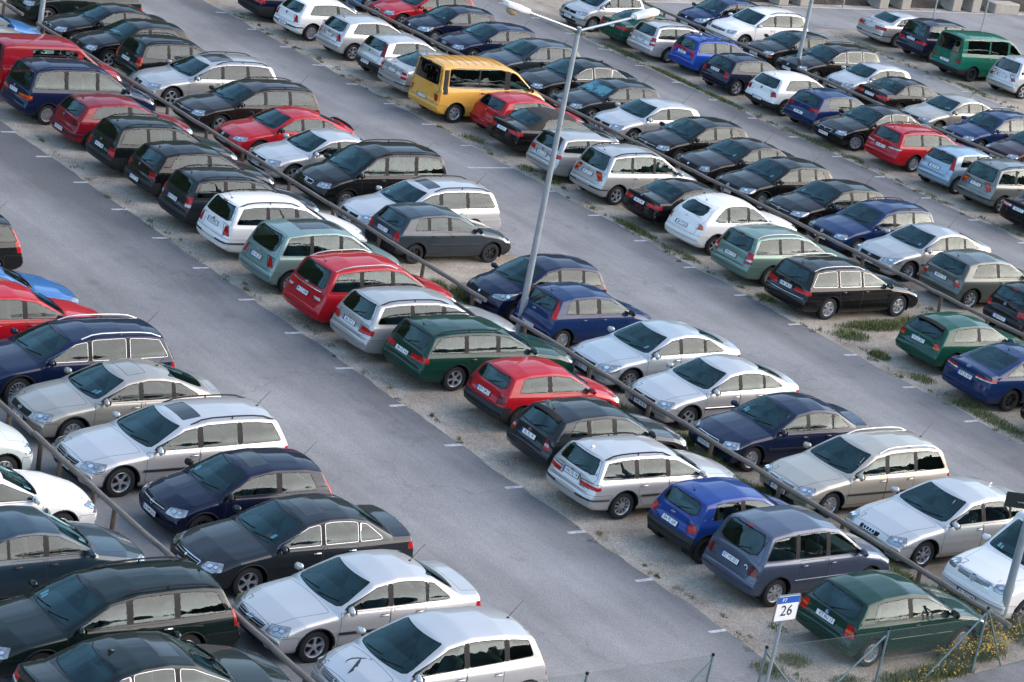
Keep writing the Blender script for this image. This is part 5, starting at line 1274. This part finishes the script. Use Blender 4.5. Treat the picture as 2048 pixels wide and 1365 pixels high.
rail(22.96, 62, 31.6, P1, 'weathered log rail at the lower left before the silver estate with twin headlamps')
P2 = [86.5, 84.1, 81.7, 79.3, 76.2, 74.4, 72.1, 69.82, 67.41, 64.93, 62.73, 60.01, 57.6, 55.19, 52.98, 50.62, 48.3, 45.51, 43.16, 40.8, 38.39, 36.28, 33.86]
rail(38.60, 90, 77.5, P2, 'weathered log rail at the top left, beyond the leftmost lamp post')
rail(38.60, 76.35, 49.75, P2, 'weathered log rail from the leftmost lamp post down to the tall middle lamp post')
rail(38.60, 48.6, 30.9, P2, 'weathered log rail from the tall middle lamp post down to the white van')
rail(54.40, 92, 38, [92-2.35*i for i in range(12)]+[54.87+2.3*i for i in range(5)]+[52.78, 49.4, 47.5, 45.1, 42.7], 'weathered log rail behind the yellow van, running to the right edge')
rail(70.76, 90, 76.1, [88-2.4*i for i in range(5)], 'weathered log rail beyond the lamp post at the upper right')
rail(70.76, 74.2, 55, [73.9-2.4*i for i in range(8)], 'weathered log rail at the far right, behind the pale blue hatchback')

# ------------------------------------------------------------------ lamp posts and signs
GALV = plain('galvanised_steel', (.36, .40, .42), .45, .55, noise=.22, nscale=6)
LAMPW = plain('lamp_housing', (.70, .69, .68), .45)
def amber():
    m, nt, out = _new('amber_bowl'); b = N(nt, 'ShaderNodeBsdfPrincipled', Roughness=.25); b.inputs['Base Color'].default_value = (.36, .26, .15, 1); b.inputs['Coat Weight'].default_value = .6
    nt.links.new(b.outputs[0], out.inputs[0]); return _reg('amber', m)
AMBER = amber()
def lamp_post(x, y, label, h=8.05, rz=0):
    r = empty('lamp_post', (x, y, 0), rz); tag(r, label, 'lamp post', 'lamp posts in the lot')
    m = MB(); m.tube([(0, 0, -.1), (0, 0, h*.5), (0, 0, h)], .092, GALV, 16, .058); m.lathe([(.061, h), (.055, h+.03), (.001, h+.04)], GALV, 14, 'z')
    m.box((0, -.093, .9), (.05, .012, .16), GALV, None, .01); m.build('pole', r)
    for sg in (1, -1):
        a = Vector((sg*.05, 0, h-.06)); b = Vector((sg*1.64, 0, h+.33)); m = MB(); m.tube([a, a.lerp(b, .5), b], .034, GALV, 10)
        m.tube([Vector((0, 0, h-.14)), Vector((0, 0, h+.01))], .072, GALV, 14); arm = m.build('arm', r)
        d = (b-a).normalized(); u = d.cross(Vector((0, 1, 0))).normalized(); u = u if u.z > 0 else -u; M = Matrix((d, Vector((0, 1, 0)), u)).transposed().to_4x4()
        m = MB(); prof = [(-.10, .055, .05), (.0, .09, .075), (.02, .155, .13), (.30, .17, .15), (.33, .18, .165), (.90, .18, .15), (.96, .14, .09)]
        vs = []; fs = []; k = 20
        for px, wy, hz in prof:
            px, wy, hz = px*.76, wy*.74, hz*.72
            for j in range(k):
                t = 2*math.pi*j/k; c_, s_ = math.cos(t), math.sin(t); q = 4.5
                vs.append(b+M.to_3x3() @ Vector((px, wy*math.copysign(abs(c_)**(2/q), c_), hz*.72*math.copysign(abs(s_)**(2/q), s_)+.02)))
        for i in range(len(prof)-1):
            for j in range(k): fs.append((i*k+j, i*k+(j+1) % k, (i+1)*k+(j+1) % k, (i+1)*k+j))
        fs += [tuple(range(k))[::-1], tuple(range((len(prof)-1)*k, len(prof)*k))]
        m.add(vs, fs, LAMPW); hd = m.build('lamp_head', r, True, 50)
        m = MB(); vs = []; fs = []; c0 = b+M.to_3x3() @ Vector((.46, 0, -.05))
        for i in range(6):
            t = math.pi/2*i/5
            for j in range(16):
                w = 2*math.pi*j/16; vs.append(c0+M.to_3x3() @ Vector((.19*math.cos(t)*math.cos(w), .11*math.cos(t)*math.sin(w), -.02-.14*math.sin(t))))
        for i in range(5):
            for j in range(16): fs.append((i*16+j, i*16+(j+1) % 16, (i+1)*16+(j+1) % 16, (i+1)*16+j))
        m.add(vs, fs, AMBER); m.build('lamp_bowl', hd)
    return r
lamp_post(38.98, 76.9, 'grey lamp post at the top left, its head out of view')
lamp_post(39.20, 48.95, 'tall grey lamp post in the middle with two white heads and amber bowls')
lamp_post(71.6, 75.15, 'grey lamp post at the upper right, standing by the black estate with chrome window frame')
lamp_post(39.42, 31.84, 'grey lamp post at the right edge in front of the white van', 9.6, math.pi/2)
SIGNB = plain('sign_back_dark', (.018, .026, .026), .5, .3)
r = empty('sign_plate', (39.42, 31.84, 2.92)); tag(r, 'dark back of a sign fixed to the lamp post at the right edge', 'sign')
d = Vector((.89, -.45, 0)); M = Matrix((d, Vector((.45, .89, 0)), Vector((0, 0, 1)))).transposed().to_4x4()
m = MB(); m.box(M.to_3x3() @ Vector((-.36, -.10, 0)), (.27, .008, .165), SIGNB, M, .006); m.build('panel', r)
m = MB(); m.box(M.to_3x3() @ Vector((-.24, -.125, -.03)), (.13, .012, .012), ALU, M, .004); m.tube([M.to_3x3() @ Vector((0, 0, -.07)), M.to_3x3() @ Vector((0, 0, .03))], .098, ALU, 16); m.build('bracket', r)
# parking sign
r = empty('parking_sign', (31.62, 30.36, 0)); tag(r, 'white and blue parking bay sign reading P7 26, beside the dark green hatchback', 'sign')
m = MB(); m.tube([(0, 0, -.1), (0, 0, 2.28)], .034, GALV, 12); m.lathe([(.036, 2.28), (.03, 2.30), (.001, 2.31)], RUBBER, 12, 'z'); m.build('pole', r)
m = MB(); w_, h_ = .28, .265; zc = 2.08
def rrect(hw_, hh, rad, y, z0, n=5):
    pts = []
    for cx_, cz_, a0 in ((hw_-rad, hh-rad, 0), (-hw_+rad, hh-rad, 90), (-hw_+rad, -hh+rad, 180), (hw_-rad, -hh+rad, 270)):
        for i in range(n+1): a = R(a0+90*i/n); pts.append((cx_+math.cos(a)*rad, y, z0+cz_+math.sin(a)*rad))
    return pts
a, b = rrect(w_, h_, .035, -.060, zc), rrect(w_, h_, .035, -.038, zc); k = len(a)
m.add(a+b, [tuple(range(k)), tuple(range(2*k-1, k-1, -1))]+[(i, i+k, (i+1) % k+k, (i+1) % k) for i in range(k)], ALU)
m.add(rrect(w_-.018, h_-.018, .025, -.0625, zc), [tuple(range(24))], PWHITE)
m.add([(-w_+.02, -.064, zc+.10), (w_-.02, -.064, zc+.10), (w_-.02, -.064, zc+h_-.03), (-w_+.02, -.064, zc+h_-.03)], [(0, 1, 2, 3)], plain('sign_blue', (.012, .09, .38), .4))
tx = make_texts(['26', 'P7'], .30)
for t_, sc, ox, oz, mid in (('26', 1.0, .0, -.055, PBLACK), ('P7', .36, -.10, .165, PWHITE)):
    vs, fs = tx[t_]; m.add([(v.x*sc+ox, -.0655, zc+oz+v.y*sc) for v in vs], fs, mid)
m.build('panel', r, False)
for zz in (1.93, 2.22):
    m = MB(); m.tube([(0, 0, zz-.02), (0, 0, zz+.02)], .040, ALU, 12); m.box((0, -.03, zz), (.05, .012, .018), ALU); m.build('clamp', r)

# ------------------------------------------------------------------ chain-link fence
FGREY = plain('fence_post_paint', (.16, .22, .235), .45, .3, noise=.2, nscale=8)
WIRE = plain('wire', (.10, .135, .135), .5, .2)
FY = 30.45
def chain_fence(xa, xb, posts, braces, label, h=1.18):
    r = empty('chain_link_fence', ((xa+xb)/2, FY, 0)); xc = (xa+xb)/2; tag(r, label, 'fence', 'chain link fence along the bottom')
    for px, ph in posts:
        m = MB(); m.tube([(px-xc, 0, -.1), (px-xc, 0, ph)], .024, FGREY, 10); m.lathe([(.030, ph-.03), (.032, ph+.012), (.001, ph+.025)], RUBBER, 10, 'z', Matrix.Translation((px-xc, 0, 0))); m.build('post', r)
    for (p, q) in braces:
        m = MB(); m.tube([Vector(p)-Vector((xc, FY, 0)), Vector(q)-Vector((xc, FY, 0))], .019, FGREY, 8); m.build('brace', r)
    m = MB(); y = .026; s = .058; L_ = xb-xa; wv = .0021
    def wire(p, q):
        d_ = (q-p).normalized(); t_ = Vector((-d_.z, 0, d_.x))*wv
        m.add([p+t_, q+t_, q-t_, p-t_, p+Vector((0, wv, 0)), q+Vector((0, wv, 0))], [(0, 1, 5, 4), (4, 5, 2, 3), (0, 3, 2, 1)], WIRE)
    n = int((L_+h)/s)
    for i in range(n):
        for sg in (1, -1):
            t = i*s-h
            p0 = (max(0, t), max(0, -t)) ; p1 = (min(L_, t+h), min(h, L_-t))
            if p1[0] <= p0[0]: continue
            f = (lambda u: u) if sg > 0 else (lambda u: L_-u)
            wire(Vector((xa-xc+f(p0[0]), y+sg*.0015, p0[1]+.03)), Vector((xa-xc+f(p1[0]), y+sg*.0015, p1[1]+.03)))
    for z in (.05, .6, h+.02): m.tube([(xa-xc, y, z), (xa-xc+L_*.5, y, z-.012), (xb-xc, y, z)], .0022, WIRE, 4)
    m.build('wire_mesh', r, False)
chain_fence(18.0, 30.22, [(18.0, 1.22), (21.1, 1.22), (24.2, 1.22), (27.36, 1.22), (30.22, 1.24)], [((30.2, FY, 1.08), (29.0, FY-.05, 0))], 'chain link fence with dark wire at the bottom centre')
chain_fence(31.51, 45.0, [(31.51, 1.24), (34.6, 1.27), (37.25, 1.42), (40.4, 1.25), (43.5, 1.25)],
            [((31.53, FY, 1.12), (32.7, FY-.05, 0)), ((34.56, FY, 1.12), (33.3, FY+.02, 0)), ((37.22, FY, 1.3), (35.95, FY+.03, 0)), ((37.27, FY, 1.36), (38.15, FY+.06, 0))], 'chain link fence in front of the dark green hatchback, with slanted braces')

# ------------------------------------------------------------------ concrete blocks and posts at the far edge
CONC = plain('concrete', (.30, .275, .24), .9, noise=.25, nscale=4)
def block(x, y, hx, hy, hz, rz, label, beam=None):
    r = empty('concrete_bench' if beam else 'concrete_block', (x, y, 0), rz)
    tag(r, label, 'bench' if beam else 'block', 'concrete pieces along the far edge')
    if beam:
        for k in (-1, 1): m = MB(); m.box((k*beam*.42, 0, hz), (hx, hy, hz), CONC, None, .03); m.build('support', r)
        m = MB(); m.box((0, 0, hz*2+.09), (beam, hy*.8, .085), CONC, None, .02); m.build('beam', r)
    else:
        m = MB(); m.box((0, 0, hz), (hx, hy, hz), CONC, None, .04); m.build('slab', r)
yl = lambda x: 88.15+(x-80)*.067
for x, bm_, lab in ((72.6, 1.6, 'pale concrete bench at the top edge above the mid-blue tall hatchback'), (83.0, 1.7, 'pale concrete bench at the top edge left of the upper right lamp post'), (90.0, 1.9, 'pale concrete bench beyond the silver saloon at the far top right'), (95.3, 1.75, 'pale concrete bench beyond the green van, with a beam on two blocks')):
    block(x, yl(x)+.3, .33, .42, .36, math.atan(.067), lab, bm_)
block(98.2, yl(98.2)+.05, .95, .38, .27, math.atan(.067), 'low concrete block at the top right, beside the bench beyond the green van')
for x, y, lab in ((86.2, 88.3, 'thin grey post beyond the aisle, between two concrete benches'), (91.0, 87.0, 'thin grey post left of the bench beyond the green van'), (92.6, 85.25, 'thin grey post right behind the green van roof')):
    r = empty('thin_post', (x, y, 0)); tag(r, lab, 'post', 'thin posts at the far edge')
    m = MB(); m.tube([(0, 0, -.1), (0, 0, 3.4)], .036, GALV, 10); m.lathe([(.05, 0), (.05, .05), (.037, .06)], GALV, 10, 'z'); m.build('shaft', r)
    m = MB(); m.lathe([(.038, 3.4), (.03, 3.43), (.001, 3.44)], RUBBER, 10, 'z'); m.build('cap', r)

# ------------------------------------------------------------------ weeds
def leafmat(key, c1, c2):
    m, nt, out = _new(key); Lk = nt.links
    tc = N(nt, 'ShaderNodeTexCoord'); n = N(nt, 'ShaderNodeTexNoise', Scale=2.5, Detail=4.0); Lk.new(tc.outputs['Object'], n.inputs['Vector'])
    mx = N(nt, 'ShaderNodeMix', data_type='RGBA'); mx.inputs[6].default_value = rgba(c1); mx.inputs[7].default_value = rgba(c2)
    mr = N(nt, 'ShaderNodeMapRange'); mr.inputs[1].default_value = .35; mr.inputs[2].default_value = .65; Lk.new(n.outputs['Fac'], mr.inputs[0]); Lk.new(mr.outputs[0], mx.inputs[0])
    b = N(nt, 'ShaderNodeBsdfPrincipled', Roughness=.6); Lk.new(mx.outputs[2], b.inputs['Base Color']); b.inputs['Specular IOR Level'].default_value = .2
    Lk.new(b.outputs[0], out.inputs[0]); return _reg(key, m)
GRASS = leafmat('grass_blade', (.040, .085, .016), (.14, .15, .045))
DRY = leafmat('dry_stalk', (.16, .13, .07), (.24, .20, .12))
YEL = plain('yellow_petal', (.60, .38, .015), .6)
rg = random.Random(11)
def patch(m, x, y, rx, ry, n, h, ang=0, flowers=None, nf=0, dry=.22):
    ca, sa = math.cos(R(ang)), math.sin(R(ang))
    for i in range(n):
        rr = math.sqrt(rg.random())*(.55+.45*rg.random()); t = rg.random()*6.283
        u, v = rr*math.cos(t)*rx, rr*math.sin(t)*ry; px, py = x+u*ca-v*sa, y+u*sa+v*ca
        a = rg.random()*6.283; hh = h*(.35+.8*rg.random())*(1.15-.6*rr); w = .003+.006*rg.random(); le = hh*rg.uniform(.25, .95)
        d = Vector((math.cos(a), math.sin(a), 0)); s_ = Vector((-d.y, d.x, 0))*w; p = Vector((px, py, .0))
        m.add([p-s_, p+s_, p+d*le*.4+s_*.8+Vector((0, 0, hh*.65)), p+d*le*.4-s_*.8+Vector((0, 0, hh*.65)), p+d*le+Vector((0, 0, hh))], [(0, 1, 2, 3), (3, 2, 4)], GRASS if rg.random() > dry else DRY)
    for i in range(nf):
        rr = math.sqrt(rg.random()); t = rg.random()*6.283; u, v = rr*math.cos(t)*rx, rr*math.sin(t)*ry; px, py = x+u*ca-v*sa, y+u*sa+v*ca
        z = h*(.5+.65*rg.random())
        for q in range(rg.randint(1, 4)):
            c0 = Vector((px+rg.uniform(-.05, .05), py+rg.uniform(-.05, .05), z+rg.uniform(-.05, .05))); k = .011+.009*rg.random(); nn = Vector((rg.uniform(-.6, .6), rg.uniform(-.6, .6), 1)).normalized()
            e1 = nn.cross(Vector((1, 0, 0))).normalized(); e2 = nn.cross(e1)
            flowers.disc(c0, e1, e2, k, k, YEL, 5)
m = MB(); fl = MB()
GP = [ # x, y, rx, ry, n, height : beside the second aisle
 (49.5, 66.0, .35, .6, 160, .10), (49.4, 62.9, .3, .4, 120, .10), (49.5, 61.6, .35, .5, 160, .10), (49.25, 57.0, .22, 1.1, 420, .13), (49.3, 54.6, .2, .8, 160, .10), (49.35, 50.9, .25, .4, 160, .14),
 (51.6, 48.5, 1.5, .45, 1300, .13), (49.9, 47.9, .6, .5, 420, .12), (49.55, 46.35, .25, .35, 260, .17), (49.6, 44.7, .35, .45, 240, .08), (49.4, 42.0, .35, 1.7, 700, .10), (53.2, 48.7, .8, .4, 420, .14),
 (65.1, 78.2, .25, 1.6, 520, .10), (64.9, 74.6, .22, 1.8, 620, .11), (64.85, 71.6, .2, 1.5, 420, .10), (64.95, 66.2, .3, 1.6, 380, .10), (65.1, 64.3, .2, .5, 140, .09), (81.2, 81.0, .3, 1.5, 220, .06), (81.1, 74.5, .25, 1.3, 260, .09),
 (44.0, 54.2, .6, .25, 520, .22), (39.6, 51.6, .5, .75, 900, .32), (39.1, 52.6, .3, .4, 200, .18), (38.3, 43.0, .5, .7, 300, .12), (38.5, 40.6, .5, 1.2, 1100, .20), (38.9, 38.6, .5, .8, 700, .18), (38.5, 36.5, .5, 1.4, 1500, .20), (38.7, 34.3, .55, 1.3, 1500, .22), (55.6, 70.5, .3, .4, 80, .15), (70.4, 67.6, .25, .3, 120, .2),
 (33.7, 31.8, .35, .3, 160, .12), (32.9, 31.6, .3, .4, 160, .12), (34.2, 30.8, .4, .25, 160, .10), (34.4, 33.1, .2, .3, 60, .06), (39.6, 33.0, .8, .8, 800, .25),
 (38.25, 42.4, .35, .7, 700, .26), (38.2, 40.3, .4, .6, 900, .30), (38.35, 39.2, .4, .6, 900, .30), (38.3, 37.2, .45, .8, 1000, .28), (38.9, 41.9, .4, .4, 400, .25), (38.2, 35.2, .5, .7, 900, .26), (38.8, 33.2, .5, .7, 900, .28)]
for k_ in range(26): GP.append((38.35+rg.uniform(-.25, .25), 44.2-.48*k_, .26, .34, 190, rg.uniform(.16, .34)))
for g in GP: patch(m, g[0], g[1], g[2]*1.25, g[3]*1.15, int(g[4]*2.6), g[5]*1.15)
for x0, ya, yb, k in ((33.35, 31, 66, 60), (49.1, 31, 82, 150), (64.8, 55, 82, 130), (80.8, 70, 83, 60), (38.6, 31.5, 76, 170), (54.5, 40, 80, 120), (38.0, 31.5, 47, 90)):
    for i in range(k):
        s_ = rg.uniform(.05, .22); patch(m, x0+rg.gauss(0, .16), rg.uniform(ya, yb), s_, s_*rg.uniform(.8, 2.2), int(rg.uniform(10, 60)), rg.uniform(.04, .13), dry=.4)
for (x, y, rx, ry, n, h, nf) in ((38.1, 31.2, .85, .55, 2600, .34, 420), (38.9, 32.3, .8, .8, 2300, .36, 460), (40.4, 31.5, 1.3, .8, 3000, .34, 420), (36.6, 30.62, 1.0, .32, 1500, .20, 40), (35.6, 30.5, 1.2, .5, 1300, .14, 10), (37.3, 31.0, .6, .4, 900, .26, 60), (33.5, 30.3, .9, .4, 420, .12, 12)):
    patch(m, x, y, rx, ry, n, h, 0, fl, nf)
tag(m.build('grass', None, False), 'tufts of green grass and weeds along the kerbs and under the rails', 'grass', kind='stuff')
tag(fl.build('yellow_wildflowers', None, False), 'yellow wildflowers in the long grass at the lower right corner', 'flowers', kind='stuff')
# loose stones on the gravel
m = MB(); STONE = plain('pale_stone', (.42, .40, .37), .9, noise=.3, nscale=3)
for i in range(2600):
    k = rg.random(); x0 = rg.choice([33.25, 33.25, 48.95, 48.95, 64.7]); x = x0+abs(rg.gauss(0, .45)); y = rg.uniform(31.5, 82); s_ = rg.uniform(.008, .026)
    a = rg.random()*6.28; c_, d_ = math.cos(a)*s_, math.sin(a)*s_
    m.add([(x+c_, y+d_, 0), (x-d_, y+c_*.8, 0), (x-c_, y-d_, 0), (x+d_, y-c_*.9, 0), (x, y, s_*.8)], [(0, 1, 4), (1, 2, 4), (2, 3, 4), (3, 0, 4)], STONE)
tag(m.build('loose_stones', None, False), 'pale loose stones on the gravel edges', 'stones', kind='stuff')
# unseen wooded ridge: mirrors in the windows; arc ahead added to darken reflections
FOREST = plain('wooded_slope', (.020, .030, .014), .95, noise=.5, nscale=.25)
m = MB(); vs = []; n = 400; rh = random.Random(5)
for i in range(n+1):
    a = R(-175+360*i/n); d0 = 200; up_ = max(0, math.sin(a-.25))
    top = 26+13*max(0, -math.sin(a))+6*math.sin(i*.09)+4*math.sin(i*.31+1)+2.2*rh.random()+1.5*math.sin(i*1.7)+58*up_
    for k, (dd, hh) in enumerate(((-60, -2), (-30, top*.55), (-8, top*.92+rh.uniform(-1, 1)), (0, top), (40, top*.9), (80, -2))):
        vs.append((50+math.cos(a)*(d0+dd), 55+math.sin(a)*(d0+dd), hh))
m.add(vs, [(6*i+k, 6*i+k+1, 6*i+k+7, 6*i+k+6) for i in range(n) for k in range(5)], FOREST)
tag(m.build('unseen_hills', None, False), kind='structure')

# ------------------------------------------------------------------ light, sky, camera
w = bpy.data.worlds.new('World'); scene.world = w; w.use_nodes = True
nt = w.node_tree; bg = nt.nodes['Background']; sk = nt.nodes.new('ShaderNodeTexSky'); sk.sky_type = 'NISHITA'; sk.sun_disc = False
SUN_E, SUN_A, SUN_C = 1.25, 90, (1, .81, .67)
SUN_EL, SUN_AZ = R(17), math.atan2(.90, -.43)      # azimuth from +y towards +x
sk.sun_elevation = SUN_EL; sk.sun_rotation = SUN_AZ; sk.dust_density = .5; sk.ozone_density = .2; sk.air_density = 1.0
tcw = N(nt, 'ShaderNodeTexCoord'); mpw = N(nt, 'ShaderNodeMapping'); mpw.inputs['Scale'].default_value = (1.2, 1.2, 3.2); nt.links.new(tcw.outputs['Generated'], mpw.inputs['Vector'])
nzw = N(nt, 'ShaderNodeTexNoise', Scale=1.7, Detail=6.0, Roughness=.6); nt.links.new(mpw.outputs[0], nzw.inputs['Vector'])
mrw = N(nt, 'ShaderNodeMapRange'); mrw.inputs[1].default_value = .36; mrw.inputs[2].default_value = .64; mrw.inputs[3].default_value = .62; mrw.inputs[4].default_value = 1.38; nt.links.new(nzw.outputs['Fac'], mrw.inputs[0])
scw = N(nt, 'ShaderNodeVectorMath', operation='SCALE'); nt.links.new(sk.outputs[0], scw.inputs[0]); nt.links.new(mrw.outputs[0], scw.inputs['Scale'])   # cloud-like variation added to break up flat reflections
nt.links.new(scw.outputs[0], bg.inputs[0]); bg.inputs[1].default_value = .10
sl = bpy.data.lights.new('sun', 'SUN'); sl.energy = SUN_E; sl.angle = R(SUN_A); sl.color = SUN_C
so = bpy.data.objects.new('sun', sl); COL.objects.link(so)
sd = Vector((math.sin(SUN_AZ)*math.cos(SUN_EL), math.cos(SUN_AZ)*math.cos(SUN_EL), math.sin(SUN_EL)))
so.rotation_euler = sd.to_track_quat('Z', 'Y').to_euler()
f_px, tilt, roll, yaw, Hc = 5179.2033796, .3110816605, .1967575153, .6734876476, 19.9866066
fw = Vector((math.sin(yaw)*math.cos(tilt), math.cos(yaw)*math.cos(tilt), -math.sin(tilt))); rt = Vector((math.cos(yaw), -math.sin(yaw), 0)); up = rt.cross(fw)
r2 = rt*math.cos(roll)+up*math.sin(roll); u2 = up*math.cos(roll)-rt*math.sin(roll)
cam = bpy.data.cameras.new('camera'); co = bpy.data.objects.new('camera', cam); COL.objects.link(co)
M = Matrix((r2, u2, -fw)).transposed().to_4x4(); M.translation = (0, 0, Hc); co.matrix_world = M
cam.sensor_width = 36; cam.lens = 36*f_px/2048; cam.clip_end = 1500; cam.clip_start = .5
scene.camera = co
scene.cycles.max_bounces = 8; scene.cycles.diffuse_bounces = 3; scene.cycles.glossy_bounces = 4; scene.cycles.transparent_max_bounces = 12
scene.cycles.use_denoising = True
vsn = scene.view_settings; vsn.view_transform = 'Standard'; vsn.look = 'None'; vsn.gamma = 1; vsn.exposure = 2.55
